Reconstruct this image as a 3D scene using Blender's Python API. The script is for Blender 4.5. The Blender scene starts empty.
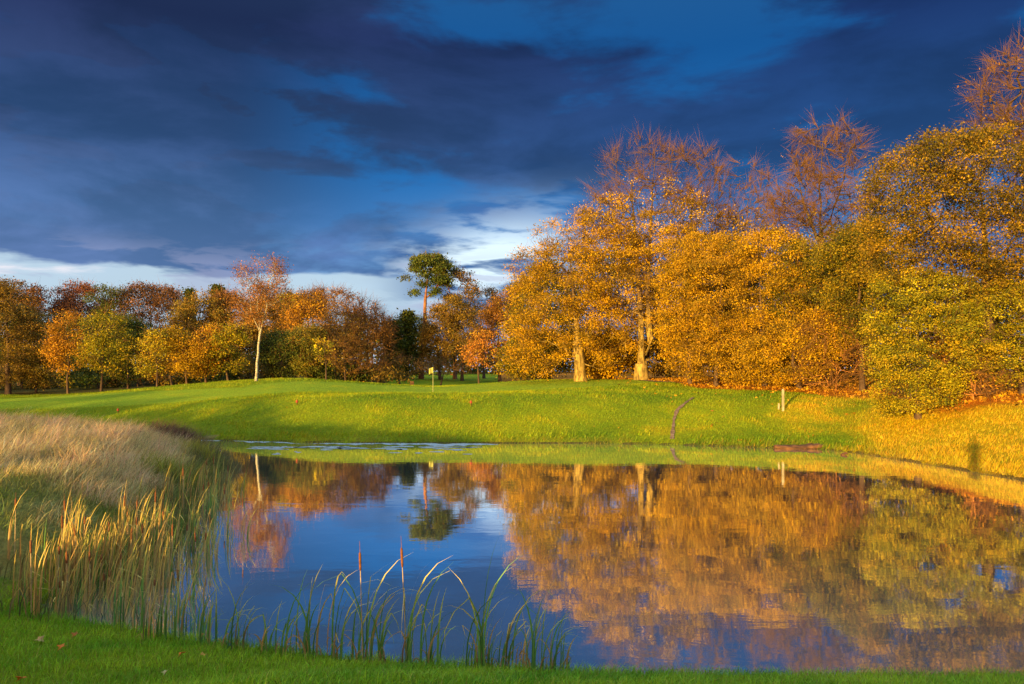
import bpy, math, random
import numpy as np

# ------------------------------------------------------------------ camera, sky, sun, exposure
S = bpy.context.scene
COL = S.collection
F, HZ, CH = 740.0, 372.0, 3.2          # focal length in px, horizon row, eye height over the water
SUN_AZ, SUN_EL = math.radians(32.0), math.radians(4.3)   # light travels towards 32 deg right of the view

cam_d = bpy.data.cameras.new('camera'); cam = bpy.data.objects.new('camera', cam_d); COL.objects.link(cam)
cam.location = (0, 0, CH); cam.rotation_euler = (math.radians(90), 0, 0)
cam_d.sensor_width = 36; cam_d.lens = 36 * F / 1024; cam_d.shift_y = (HZ - 342) / 1024
cam_d.clip_start = .1; cam_d.clip_end = 5000
S.camera = cam
S.render.resolution_x, S.render.resolution_y = 1024, 684
S.view_settings.view_transform = 'Standard'; S.view_settings.look = 'None'
S.view_settings.exposure = 1.1; S.view_settings.gamma = 1

sun_d = bpy.data.lights.new('sun', 'SUN'); sun = bpy.data.objects.new('sun', sun_d); COL.objects.link(sun)
sun_d.energy = 5.0; sun_d.angle = math.radians(.5); sun_d.color = (1.0, .66, .19)
# lamp shines along local -Z
sun.rotation_euler = (math.radians(90) - SUN_EL, 0, -SUN_AZ)


class NT:
    """tiny helper for writing node trees"""
    def __init__(s, nt): s.nt = nt; nt.nodes.clear()
    def n(s, t, **k):
        o = s.nt.nodes.new(t)
        for a, v in k.items(): setattr(o, a, v)
        return o
    def put(s, sock, v):
        if v is None: return
        if hasattr(v, 'links') or isinstance(v, bpy.types.NodeSocket): s.nt.links.new(v, sock)
        else: sock.default_value = v
    def math(s, op, a, b=None, c=None, clamp=False):
        o = s.n('ShaderNodeMath', operation=op, use_clamp=clamp)
        s.put(o.inputs[0], a); s.put(o.inputs[1], b)
        if c is not None: s.put(o.inputs[2], c)
        return o.outputs[0]
    def mix(s, f, a, b, bt='MIX'):
        o = s.n('ShaderNodeMix', data_type='RGBA', blend_type=bt)
        s.put(o.inputs[0], f); s.put(o.inputs[6], a); s.put(o.inputs[7], b)
        return o.outputs[2]
    def noise(s, vec, scale, detail=4, rough=.55, dist=0):
        o = s.n('ShaderNodeTexNoise'); s.put(o.inputs['Vector'], vec)
        o.inputs['Scale'].default_value = scale; o.inputs['Detail'].default_value = detail
        o.inputs['Roughness'].default_value = rough; o.inputs['Distortion'].default_value = dist
        return o.outputs[0]
    def ss(s, v, a, b, lo=0., hi=1.):
        o = s.n('ShaderNodeMapRange', interpolation_type='SMOOTHSTEP')
        s.put(o.inputs[0], v); s.put(o.inputs[1], a); s.put(o.inputs[2], b); s.put(o.inputs[3], lo); s.put(o.inputs[4], hi)
        return o.outputs[0]
    def scale(s, vec, sc, loc=(0, 0, 0)):
        o = s.n('ShaderNodeMapping'); s.put(o.inputs[0], vec); o.inputs['Scale'].default_value = sc; o.inputs['Location'].default_value = loc
        return o.outputs[0]


def c4(c): return (c[0], c[1], c[2], 1)


def build_world():
    w = bpy.data.worlds.new('World'); S.world = w; w.use_nodes = True
    t = NT(w.node_tree)
    tc = t.n('ShaderNodeTexCoord').outputs['Generated']
    sp = t.n('ShaderNodeSeparateXYZ'); t.put(sp.inputs[0], tc)
    x, y, z = sp.outputs
    el = t.math('MULTIPLY', t.math('ARCSINE', z), 57.2958)           # elevation, degrees
    az = t.math('MULTIPLY', t.math('ARCTAN2', x, y), 57.2958)        # azimuth from the view, degrees
    flat = t.scale(tc, (1.5, 1.5, 4.6), (.4, 0, .25))
    flat2 = t.scale(tc, (1.0, 1.0, 3.2), (3.1, .7, 1.9))
    n1 = t.noise(flat, 2.6, 7, .56, .2)
    n2 = t.noise(flat2, 3.4, 7, .58, .25)
    n3 = t.noise(t.scale(tc, (1.9, 1.9, 9.0), (.3, 5.2, 0)), 4.2, 5, .55, .25)
    elw = t.math('ADD', el, t.math('MULTIPLY', t.math('SUBTRACT', n3, .5), 2.4))   # wavering elevation
    # open sky gradient, overhead stops raised out of view for fill light
    r = t.n('ShaderNodeValToRGB'); t.put(r.inputs[0], t.math('DIVIDE', el, 90.0))
    e = r.color_ramp.elements
    stops = [(0, (.36, .44, .52)), (5/90, (.26, .38, .54)), (8/90, (.11, .26, .50)), (11/90, (.03, .14, .36)), (15/90, (.006, .10, .31)),
             (23/90, (.002, .06, .21)), (30/90, (.01, .07, .2)), (48/90, (.62, .82, 1.0)), (1, (.9, 1.1, 1.25))]
    e[0].position, e[0].color = stops[0][0], c4(stops[0][1]); e[1].position, e[1].color = stops[-1][0], c4(stops[-1][1])
    for p, c in stops[1:-1]:
        q = e.new(p); q.color = c4(c)
    # heavy slate cloud deck, overhead stops brightened out of view as added fill
    r2 = t.n('ShaderNodeValToRGB'); t.put(r2.inputs[0], t.math('DIVIDE', el, 90.0))
    e = r2.color_ramp.elements
    stops = [(0, (.20, .27, .42)), (7/90, (.05, .11, .26)), (11/90, (.030, .080, .20)), (16/90, (.013, .036, .105)),
             (24/90, (.006, .014, .055)), (32/90, (.014, .03, .085)), (48/90, (.55, .68, .82)), (1, (.8, .92, 1.05))]
    e[0].position, e[0].color = stops[0][0], c4(stops[0][1]); e[1].position, e[1].color = stops[-1][0], c4(stops[-1][1])
    for p, c in stops[1:-1]:
        q = e.new(p); q.color = c4(c)
    # the deck turns violet to the left, teal-blue to the right
    side = t.ss(az, -30., 26.)
    deck = t.mix(side, t.mix(1.0, r2.outputs[0], (1.05, 1.0, .95, 1), 'MULTIPLY'), t.mix(1.0, r2.outputs[0], (.35, .9, 1.1, 1), 'MULTIPLY'))
    deck = t.mix(t.ss(n2, .40, .68), deck, t.mix(1.0, deck, (2.1, 1.65, 1.6, 1), 'MULTIPLY'))
    # cover: thick above, torn near the brighter opening
    cov = t.ss(n1, .34, .52)
    cov = t.math('MAXIMUM', cov, t.ss(az, -6., -22., 0., .92))
    col = t.mix(cov, r.outputs[0], deck)
    # bright opening left of the tall trees
    ga = t.math('DIVIDE', t.math('ADD', az, 2.2), 6.6); ge = t.math('DIVIDE', t.math('SUBTRACT', t.math('SUBTRACT', el, t.math('MULTIPLY', az, .22)), 8.6), 2.9)
    g = t.math('EXPONENT', t.math('MULTIPLY', t.math('ADD', t.math('MULTIPLY', ga, ga), t.math('MULTIPLY', ge, ge)), -1.0))
    g = t.math('MULTIPLY', g, t.ss(n3, .40, .56))
    col = t.mix(t.math('MULTIPLY', g, 1.25, clamp=True), col, (.56, .69, .77, 1))
    # cream band under the deck on the left
    b1 = t.math('MULTIPLY', t.ss(elw, 7.3, 6.8), t.ss(az, -4., -12.))
    col = t.mix(t.math('MULTIPLY', b1, .8), col, (.40, .52, .60, 1))
    # lilac cloud bars
    bars = t.math('MULTIPLY', t.ss(n3, .50, .60), t.math('MULTIPLY', t.ss(el, 3., 5.), t.ss(el, 10.0, 7.)))
    col = t.mix(t.math('MULTIPLY', bars, .5), col, (.26, .28, .42, 1))
    bars2 = t.math('MULTIPLY', t.ss(n2, .54, .62), t.math('MULTIPLY', t.ss(el, 3., 5.), t.ss(el, 8.0, 6.6)))
    col = t.mix(t.math('MULTIPLY', bars2, .8), col, (.74, .66, .68, 1))
    # the glowing sunward side of the sky, behind the viewer
    dt = t.n('ShaderNodeVectorMath', operation='DOT_PRODUCT'); t.put(dt.inputs[0], tc); dt.inputs[1].default_value = (-math.sin(SUN_AZ), -math.cos(SUN_AZ), .12)
    glow = t.math('MULTIPLY', t.ss(dt.outputs['Value'], .25, 1.0), t.ss(el, 38., 4.))
    col = t.mix(glow, col, (2.2, 1.35, .55, 1))
    sky = t.n('ShaderNodeTexSky', sky_type='NISHITA'); sky.sun_disc = False
    sky.sun_elevation = SUN_EL; sky.sun_rotation = SUN_AZ + math.pi
    b0 = t.n('ShaderNodeBackground'); t.put(b0.inputs[0], sky.outputs[0]); b0.inputs[1].default_value = .06
    bb = t.n('ShaderNodeBackground'); t.put(bb.inputs[0], col); bb.inputs[1].default_value = .72
    mx = t.n('ShaderNodeMixShader'); mx.inputs[0].default_value = .96
    t.nt.links.new(b0.outputs[0], mx.inputs[1]); t.nt.links.new(bb.outputs[0], mx.inputs[2])
    out = t.n('ShaderNodeOutputWorld'); t.nt.links.new(mx.outputs[0], out.inputs[0])


build_world()

# ------------------------------------------------------------------ helpers
rng = np.random.default_rng(11)
MATS = {}


def material(name):
    m = bpy.data.materials.new(name); m.use_nodes = True; MATS[name] = m
    return m, NT(m.node_tree)


def leaf_mat(name, transl=.35, rough=.6):
    m, t = material(name)
    a = t.n('ShaderNodeAttribute', attribute_name='Col')
    d = t.n('ShaderNodeBsdfPrincipled'); t.put(d.inputs['Base Color'], a.outputs['Color']); d.inputs['Roughness'].default_value = rough
    d.inputs['Specular IOR Level'].default_value = .25
    tr = t.n('ShaderNodeBsdfTranslucent'); t.put(tr.inputs[0], a.outputs['Color'])
    mx = t.n('ShaderNodeMixShader'); mx.inputs[0].default_value = transl
    t.nt.links.new(d.outputs[0], mx.inputs[1]); t.nt.links.new(tr.outputs[0], mx.inputs[2])
    o = t.n('ShaderNodeOutputMaterial'); t.nt.links.new(mx.outputs[0], o.inputs[0])
    return m


def simple_mat(name, ca, cb, scale=6., rough=.8, bump=.3, stretch=(1, 1, 1)):
    m, t = material(name)
    tc = t.n('ShaderNodeTexCoord').outputs['Object']
    n = t.noise(t.scale(tc, stretch), scale, 6, .65)
    d = t.n('ShaderNodeBsdfPrincipled'); t.put(d.inputs['Base Color'], t.mix(t.ss(n, .35, .65), c4(ca), c4(cb)))
    d.inputs['Roughness'].default_value = rough; d.inputs['Specular IOR Level'].default_value = .2
    b = t.n('ShaderNodeBump'); b.inputs['Strength'].default_value = bump; b.inputs['Distance'].default_value = .05
    t.put(b.inputs['Height'], n); t.nt.links.new(b.outputs[0], d.inputs['Normal'])
    o = t.n('ShaderNodeOutputMaterial'); t.nt.links.new(d.outputs[0], o.inputs[0])
    return m


LEAF = leaf_mat('leaves', .32, .7)
GRASS = leaf_mat('grass_blades', .40, .55)
REED = leaf_mat('reed_blades', .25, .5)
BARK = simple_mat('bark', (.07, .042, .03), (.14, .085, .055), 5, .9, .6, (1, 1, .3))
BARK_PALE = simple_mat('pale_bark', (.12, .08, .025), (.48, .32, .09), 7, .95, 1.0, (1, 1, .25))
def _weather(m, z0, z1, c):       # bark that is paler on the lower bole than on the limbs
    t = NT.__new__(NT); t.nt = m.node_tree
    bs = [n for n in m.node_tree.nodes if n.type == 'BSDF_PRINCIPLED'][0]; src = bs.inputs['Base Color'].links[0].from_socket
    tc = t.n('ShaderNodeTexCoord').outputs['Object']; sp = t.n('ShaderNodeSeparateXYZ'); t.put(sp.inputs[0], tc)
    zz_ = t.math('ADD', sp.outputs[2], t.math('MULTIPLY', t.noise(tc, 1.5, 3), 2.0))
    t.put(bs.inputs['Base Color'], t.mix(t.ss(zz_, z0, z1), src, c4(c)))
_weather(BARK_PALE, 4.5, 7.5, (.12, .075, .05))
BARK_BIRCH = simple_mat('birch_bark', (.16, .13, .10), (.62, .54, .42), 8, .7, .2, (.6, .6, 2.2))
BARK_PINE = simple_mat('pine_bark', (.16, .07, .04), (.34, .15, .08), 5, .9, .6, (1, 1, .4))
TWIG = simple_mat('twigs', (.11, .05, .018), (.19, .09, .028), 5, .9, .1)
WOOD = simple_mat('weathered_wood', (.26, .21, .14), (.46, .39, .28), 9, .8, .3, (1, 1, .2))
LOGM = simple_mat('wet_bark', (.06, .03, .015), (.19, .085, .035), 5, .8, .9, (.3, 1, 1))
BROWNHEAD = simple_mat('seed_head', (.16, .055, .02), (.25, .09, .035), 30, .95, .3)
YELLOW = simple_mat('yellow_cloth', (.34, .31, .07), (.44, .40, .10), 8, .7, .05)
REDP = simple_mat('red_paint', (.28, .05, .02), (.36, .08, .03), 8, .6, .05)
STONE = simple_mat('grey_stone', (.22, .22, .23), (.42, .41, .40), 14, .9, .5)
DIRT = simple_mat('bare_earth', (.16, .09, .045), (.30, .18, .10), 4, .95, .5)


def mesh_obj(name, V, Fc, mat, parent=None, col=None, smooth=False):
    """V (n,3); Fc (m,k) one polygon size, or list of such arrays; col per-face colours"""
    if isinstance(Fc, np.ndarray): Fc = [Fc]
    Fc = [np.asarray(f, np.int32) for f in Fc if len(f)]
    me = bpy.data.meshes.new(name)
    V = np.ascontiguousarray(V, np.float32)
    loops = np.concatenate([f.ravel() for f in Fc])
    tot = np.concatenate([np.full(len(f), f.shape[1], np.int32) for f in Fc])
    st = np.concatenate([[0], np.cumsum(tot)[:-1]]).astype(np.int32)
    me.vertices.add(len(V)); me.vertices.foreach_set('co', V.ravel())
    me.loops.add(len(loops)); me.loops.foreach_set('vertex_index', loops)
    me.polygons.add(len(tot)); me.polygons.foreach_set('loop_start', st)
    me.polygons.foreach_set('use_smooth', np.full(len(tot), smooth, bool))
    me.update(calc_edges=True)
    if col is not None:
        a = me.attributes.new('Col', 'FLOAT_COLOR', 'CORNER')
        c = np.ones((len(loops), 4), np.float32); c[:, :3] = np.repeat(col, tot, 0)
        a.data.foreach_set('color', c.ravel())
    me.materials.append(mat)
    o = bpy.data.objects.new(name, me); COL.objects.link(o)
    if parent: o.parent = parent
    return o


def tag(o, label, cat=None, group=None, kind=None):
    if label: o['label'] = label
    if cat: o['category'] = cat
    if group: o['group'] = group
    if kind: o['kind'] = kind
    return o


def thing(name, label, cat, loc=(0, 0, 0), group=None, rz=0):
    o = bpy.data.objects.new(name, None); COL.objects.link(o); o.location = loc; o.rotation_euler = (0, 0, rz)
    o.empty_display_size = .3
    return tag(o, label, cat, group)


def P(px, D): return (px - 512) / F * D
def wp(px, py):                 # point on the water sheet
    D = F * CH / (py - HZ); return (P(px, D), D)


# ------------------------------------------------------------------ terrain
shore = [wp(*p) for p in [(-60, 428.5), (0, 429.5), (90, 432), (150, 436), (200, 440), (280, 442), (350, 443), (430, 443), (500, 443), (580, 443),
                          (650, 444), (720, 446), (770, 448), (800, 447), (860, 453), (940, 466), (1024, 480), (1150, 512), (1300, 570)]]
shore += [(13., 8.2), (9., 7.4)]
shore += [wp(*p) for p in [(1024, 682), (900, 682), (760, 681), (640, 679), (500, 673), (420, 668), (350, 662), (270, 652), (200, 643), (140, 634), (90, 626), (45, 618), (38, 606),
                           (90, 590), (135, 575), (160, 560), (178, 545), (186, 528), (196, 512), (206, 495), (218, 480), (226, 466), (216, 455), (205, 447)]]
shore += [wp(165, 441), wp(110, 437), wp(40, 433.5), wp(-60, 431)]
shore = np.array(shore)


def sdist(x, y):
    """signed distance to the pond, positive on land"""
    p = np.stack([x, y], -1).astype(np.float64); best = np.full(x.shape, 1e9); ins = np.zeros(x.shape, bool)
    for a, b in zip(shore, np.roll(shore, -1, 0)):
        ab = b - a; t = np.clip(((p - a) @ ab) / (ab @ ab), 0, 1)
        d = np.hypot(p[..., 0] - a[0] - t * ab[0], p[..., 1] - a[1] - t * ab[1]); best = np.minimum(best, d)
        c = (a[1] > p[..., 1]) != (b[1] > p[..., 1])
        xi = (b[0] - a[0]) * (p[..., 1] - a[1]) / (b[1] - a[1] + 1e-12) + a[0]
        ins ^= c & (p[..., 0] < xi)
    return np.where(ins, -best, best)


def g(px, D, py): return (P(px, D), D, CH - (py - HZ) / F * D)
ctrl = np.array([(0, 0, 1.55), (-8, 0, 1.32), (-12, 4, 1.12), (-16, 8, 1.1), (8, 0, 1.5), (0, -20, 1.4), (-14, -10, 1.15), (-30, -20, 1.1), (30, -20, 1.6), (0, -150, 3), (-4, 5.5, 1.38), (5, 5, 1.5), (-150, -150, 3), (150, -150, 3),
                 (-9, 11, .95), (-12, 16, 1.15), (-9, 19, 1.05), (-18, 22, 1.35), (-10, 26, .75), (-26, 30, 1.1), (-25, 10, 1.1), (-11, 31, .5),
                 (-60, 50, 1.2), (-40, 0, 1.0),
                 g(10, 46, 404), g(50, 60, 396), g(120, 60, 391), g(200, 60, 384), g(180, 47, 402), g(290, 60, 379.5), g(290, 43, 399), g(290, 49, 392), g(360, 62, 383),
                 g(433, 42, 398), g(360, 41, 398), g(200, 43, 404), g(433, 53, 392), g(433, 62, 387), g(433, 75, 388), g(440, 100, 379), g(470, 140, 376), g(520, 60, 382), g(520, 41.5, 397),
                 g(600, 56, 381), g(600, 41, 397), g(660, 50, 384), g(700, 46, 389), g(700, 40, 400), g(780, 41, 393), g(780, 36, 408), g(860, 36, 402), g(900, 31, 412), g(930, 29.5, 419),
                 g(1000, 30, 402), g(1000, 26, 428), g(1100, 26, 410), g(1250, 26, 400), (60, 20, 2.5), (70, 60, 3.2), (30, 70, 3.0), (0, 300, 3.2), (200, 300, 3.2), (-200, 300, 3), (-80, 90, 2.2), (-40, 90, 2.4), (-15, 90, 2.4)], float)
_k = lambda d: np.sqrt(d * d + 9.0)
_A = _k(np.hypot(ctrl[:, None, 0] - ctrl[None, :, 0], ctrl[:, None, 1] - ctrl[None, :, 1]))
_n = len(ctrl)
_M = np.zeros((_n + 1, _n + 1)); _M[:_n, :_n] = _A - np.eye(_n) * .05 * -1; _M[_n, :_n] = 1; _M[:_n, _n] = 1
_w = np.linalg.solve(_M, np.append(ctrl[:, 2], 0))
wpts = np.array([(0, 5, 4.1), (5, 5, 4.0), (12, 5, 4.0), (-5, 6, 6.0), (-9, 12, 2.6), (-8, 18, 2.4), (-10, 28, 2.4), (-30, 32, 3), (-20, 44, 6.3), (0, 42, 6.3), (-10, 42, 6.3), (12, 40, 6.3), (16, 33, 5.5), (20, 25, 5.0), (30, 20, 6.)])


def smooth_noise(x, y, f, seed=0):
    r = np.random.default_rng(seed); o = np.zeros_like(x, dtype=float)
    for i in range(6):
        a = r.uniform(0, 6.28); k = f * r.uniform(.7, 1.6); ph = r.uniform(0, 6.28, 2); b = r.uniform(0, 6.28)
        o += np.sin(k * (x * math.cos(a) + y * math.sin(a)) + ph[0] + 1.3 * np.sin(k * .6 * (x * math.cos(b) + y * math.sin(b)) + ph[1]))
    return o / 6


def height(x, y):
    x = np.asarray(x, float); y = np.asarray(y, float)
    sh = x.shape; x = x.ravel(); y = y.ravel()
    land = np.full(x.shape, _w[_n])
    for i in range(_n): land += _w[i] * _k(np.hypot(x - ctrl[i, 0], y - ctrl[i, 1]))
    land = np.clip(land, .45, 4.5)
    sw = np.zeros_like(x); sv = np.zeros_like(x)
    for a, b, v in wpts:
        q = 1 / ((x - a) ** 2 + (y - b) ** 2 + 1.5) ** 2; sw += q; sv += q * v
    w = sv / sw; sd = sdist(x, y)
    t = np.clip(sd / w, 0, 1.25)
    pr = np.where(t < .8, t * .97, .776 + .224 * (1 - (1 - (t - .8) / .45) ** 2))
    z = np.where(sd > 0, .05 + land * pr, np.maximum(sd * .5, -1.2) - .02)
    z = z + np.where(sd > 0, 1, 0) * np.clip(sd / 3, 0, 1) * (.05 * smooth_noise(x, y, 1.1, 1) + .03 * smooth_noise(x, y, 2.9, 2)) * (1 - .6 * ((y > 40) & (y < 60)))
    return z.reshape(sh)


def mixc(a, b, t): return a + (b - a) * np.clip(t, 0, 1)[..., None]
def sst(v, a, b):
    t = np.clip((v - a) / (b - a), 0, 1); return t * t * (3 - 2 * t)


C = lambda *a: np.array(a, float)


def zones(x, y):
    """weights of the different ground covers: leaf litter, yellow rough, dry left bank, mown green"""
    sd = sdist(x, y); nz = smooth_noise(x, y, .8, 5); nf = smooth_noise(x, y, 2.6, 6)
    px = 512 + F * x / np.maximum(y, 1)
    # edge distance of the wood on the right: litter beyond this line
    edge = np.interp(px, [500, 560, 620, 660, 700, 760, 800, 840, 880, 900, 960, 1024, 1200], [70, 62, 57, 52, 46, 42, 40.3, 38, 36.5, 33, 30.2, 29, 26])
    litter = np.where((y > 18) & (px > 500), sst(y + nz * 1.0 + nf * .6, edge - .4, edge + .8), 0)
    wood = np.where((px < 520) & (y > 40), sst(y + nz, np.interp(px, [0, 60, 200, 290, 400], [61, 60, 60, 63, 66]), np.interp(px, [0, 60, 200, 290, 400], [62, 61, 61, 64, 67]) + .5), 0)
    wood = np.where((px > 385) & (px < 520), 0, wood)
    rough = sst(px + nz * 70 + nf * 35, 760, 910) * sst(y, 18, 20) * (x > 5) + .35 * sst(nz, .1, .5) * (sd < 2.5) * (y > 28) * (px > 560) + .10 * sst(nf + .5 * nz, .2, .7) * (y > 30)
    left = sst(-x + nz * .5, 6.4, 7.4) * (y > 9.5) * (y < np.where(x > -14, 33, 35.5)) * (x < 0)
    mown = sst(1 - ((x + 4) / 15) ** 2 - ((y - 53.5) / 6.5) ** 2, -.15, .05) + sst(1 - ((x + 33) / 20) ** 2 - ((y - 50) / 4.2) ** 2, -.2, .1)
    return sd, nz, nf, litter, wood, np.clip(rough, 0, 1), left, np.clip(mown, 0, 1)


def ground_color(x, y):
    sd, nz, nf, litter, wood, rough, left, mown = zones(x, y)
    c = mixc(C(.13, .22, .005) + 0 * x[..., None], C(.30, .34, .006), .5 + .7 * nz + .3 * nf)
    c = mixc(c, C(.26, .38, .02), mown * .8)
    c = mixc(c, C(.56, .36, .01), rough * (.75 + .3 * nf))
    c = mixc(c, C(.26, .22, .07), left * .8)
    c = mixc(c, C(.42, .16, .015), litter)
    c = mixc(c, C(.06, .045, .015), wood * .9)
    c = mixc(c, C(.07, .05, .025), (1 - sst(sd, -.05, .18)) * .8)
    return c


def axis(segs):
    out = [segs[0][0]]
    for a, b, st in segs:
        n = max(1, int(round((b - a) / st))); out += list(np.linspace(a, b, n + 1)[1:])
    return np.array(out)


xs = axis([(-1500, -300, 150), (-300, -90, 15), (-90, -40, 1.6), (-40, -16, .5), (-16, 14, .2), (14, 36, .4), (36, 90, 1.8), (90, 300, 15), (300, 1500, 150)])
ys = axis([(-1500, -300, 150), (-300, -60, 15), (-60, -6, 2), (-6, 12, .2), (12, 46, .3), (46, 70, .5), (70, 160, 3), (160, 400, 20), (400, 3000, 300)])
GX, GY = np.meshgrid(xs, ys)
GZ = height(GX, GY)
nx, ny = len(xs), len(ys)
ii = (np.arange(ny - 1)[:, None] * nx + np.arange(nx - 1)[None]).ravel()
quads = np.stack([ii, ii + 1, ii + nx + 1, ii + nx], -1)


def terrain_mat():
    m, t = material('ground')
    tc = t.n('ShaderNodeTexCoord').outputs['Object']
    a = t.n('ShaderNodeAttribute', attribute_name='Col').outputs['Color']
    n = t.noise(tc, 9, 5, .7); n2 = t.noise(tc, 1.3, 4, .6)
    col = t.mix(t.ss(n, .3, .7), t.mix(1., a, (.55, .6, .6, 1), 'MULTIPLY'), t.mix(1., a, (1.35, 1.25, 1.2, 1), 'MULTIPLY'))
    col = t.mix(t.ss(n2, .4, .7, 0, .4), col, t.mix(1., a, (1.3, .9, .8, 1), 'MULTIPLY'))
    d = t.n('ShaderNodeBsdfPrincipled'); t.put(d.inputs['Base Color'], col); d.inputs['Roughness'].default_value = .95
    d.inputs['Specular IOR Level'].default_value = .1
    b = t.n('ShaderNodeBump'); b.inputs['Strength'].default_value = 1; b.inputs['Distance'].default_value = .12
    t.put(b.inputs['Height'], t.noise(tc, 14, 5, .75)); t.nt.links.new(b.outputs[0], d.inputs['Normal'])
    o = t.n('ShaderNodeOutputMaterial'); t.nt.links.new(d.outputs[0], o.inputs[0])
    return m


cx, cy = (xs[:-1] + xs[1:]) / 2, (ys[:-1] + ys[1:]) / 2
CX, CY = np.meshgrid(cx, cy)
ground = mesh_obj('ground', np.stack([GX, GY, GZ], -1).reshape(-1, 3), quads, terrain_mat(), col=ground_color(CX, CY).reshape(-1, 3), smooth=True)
tag(ground, None, kind='structure')


def water_mat():
    m, t = material('pond_water')
    tc = t.n('ShaderNodeTexCoord').outputs['Object']
    n1 = t.noise(t.scale(tc, (1, 1, 1)), 3.2, 3, .5, .4)
    n2 = t.noise(t.scale(tc, (.6, 1.6, 1)), .9, 3, .5, .6)
    h = t.math('ADD', t.math('MULTIPLY', n1, .35), n2)
    b = t.n('ShaderNodeBump'); b.inputs['Strength'].default_value = .20; b.inputs['Distance'].default_value = .011
    t.put(b.inputs['Height'], h)
    gl = t.n('ShaderNodeBsdfGlossy'); gl.inputs['Color'].default_value = (.97, .98, 1, 1); gl.inputs['Roughness'].default_value = .03
    t.nt.links.new(b.outputs[0], gl.inputs['Normal'])
    df = t.n('ShaderNodeBsdfDiffuse'); df.inputs[0].default_value = (.115, .17, .205, 1)
    fr = t.n('ShaderNodeFresnel'); fr.inputs[0].default_value = 1.33
    fac = t.ss(fr.outputs[0], .02, .31, .54, .94)
    mx = t.n('ShaderNodeMixShader'); t.put(mx.inputs[0], fac)
    t.nt.links.new(df.outputs[0], mx.inputs[1]); t.nt.links.new(gl.outputs[0], mx.inputs[2])
    o = t.n('ShaderNodeOutputMaterial'); t.nt.links.new(mx.outputs[0], o.inputs[0])
    return m


wv = np.array([(-42, 5.5, 0), (34, 5.5, 0), (34, 46, 0), (-42, 46, 0)], float)
water = mesh_obj('water', wv, np.array([[0, 1, 2, 3]]), water_mat()); tag(water, None, kind='structure')


# earth tracks worn into the grass
def strip(name, pts, w):
    pts = np.array(pts, float); n = 28
    s = np.linspace(0, 1, n); sp = np.linspace(0, 1, len(pts))
    x = np.interp(s, sp, pts[:, 0]); y = np.interp(s, sp, pts[:, 1])
    dx, dy = np.gradient(x), np.gradient(y); l = np.hypot(dx, dy); nxn, nyn = -dy / l, dx / l
    ww = w * (.75 + .35 * np.sin(s * 17) * np.cos(s * 29))
    rows = []
    for k in (-.5, -.17, .17, .5):
        xx, yy = x + nxn * ww * k, y + nyn * ww * k
        rows.append(np.stack([xx, yy, height(xx, yy) + .03], -1))
    V = np.concatenate(rows); i = np.concatenate([np.arange(n - 1) + r * n for r in range(3)])
    o = mesh_obj(name, V, np.stack([i, i + 1, i + n + 1, i + n], -1), DIRT, smooth=True)
    return tag(o, None, kind='structure')


def gp(px, py, D0=20, D1=75):
    """first ground point seen on the line through a row of the picture"""
    D = np.arange(D0, D1, .1); X = P(px, D); z = height(X, D); sy = HZ + F * (CH - z) / D
    k = np.argmax((sy <= py)); return (X[k], D[k])


track = [gp(693, 398), gp(686, 403), gp(677, 411), gp(674, 420), gp(673, 430), gp(672, 440)]
strip('path', track, .2)
strip('path', [(P(640, 54), 54), (P(660, 51.5), 51.5), (P(690, 49.5), 49.5), (P(720, 49), 49)], .8)


# ------------------------------------------------------------------ blades of grass
def blades(x, y, z, hgt, wid, lean, lean_az, col, segs=2, jit=.6, name='grass', mat=None, curl=1.0):
    n = len(x); r = rng
    az = r.uniform(0, 2 * math.pi, n)
    side = np.stack([np.cos(az), np.sin(az), 0 * az], -1)
    laz = lean_az + r.normal(0, jit, n); L = lean * r.uniform(.4, 1.5, n)
    ld = np.stack([np.cos(laz), np.sin(laz), 0 * laz], -1)
    base = np.stack([x, y, z], -1)
    rows = []
    for k in range(segs + 1):
        f = k / segs
        ang = L * (f ** curl)
        off = ld * (np.sin(ang) * f * hgt)[:, None]; off[:, 2] += np.cos(ang) * f * hgt
        c = base + off
        ww = wid * (1 - f ** 1.6)
        if k < segs: rows += [c - side * ww[:, None] / 2, c + side * ww[:, None] / 2]
        else: rows += [c]
    nv = 2 * segs + 1
    V = np.stack(rows, 1).reshape(-1, 3); b = np.arange(n) * nv
    q = [np.stack([b + 2 * k, b + 2 * k + 1, b + 2 * k + 3, b + 2 * k + 2], -1) for k in range(segs - 1)]
    tri = np.stack([b + nv - 3, b + nv - 2, b + nv - 1], -1)
    cols = [col] * (segs - 1) + [col]
    return V, (np.concatenate(q) if q else np.zeros((0, 4), int)), tri, np.concatenate(cols)


def blade_obj(name, parts, mat, label, cat, kind='stuff'):
    Vs, Q, T, CQ, CT = [], [], [], [], []; o = 0
    for V, q, t, c in parts:
        Vs.append(V); Q.append(q + o); T.append(t + o); CQ.append(c[:len(q)]); CT.append(c[len(q):]); o += len(V)
    ob = mesh_obj(name, np.concatenate(Vs), [np.concatenate(Q), np.concatenate(T)], mat, col=np.concatenate(CQ + CT))
    return tag(ob, label, cat, kind=kind)


def jitcol(c, n, s=.25):
    return np.clip(c * (1 + rng.normal(0, s, (n, 1))) * (1 + rng.normal(0, .08, (n, 3))), .003, .9)


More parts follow.
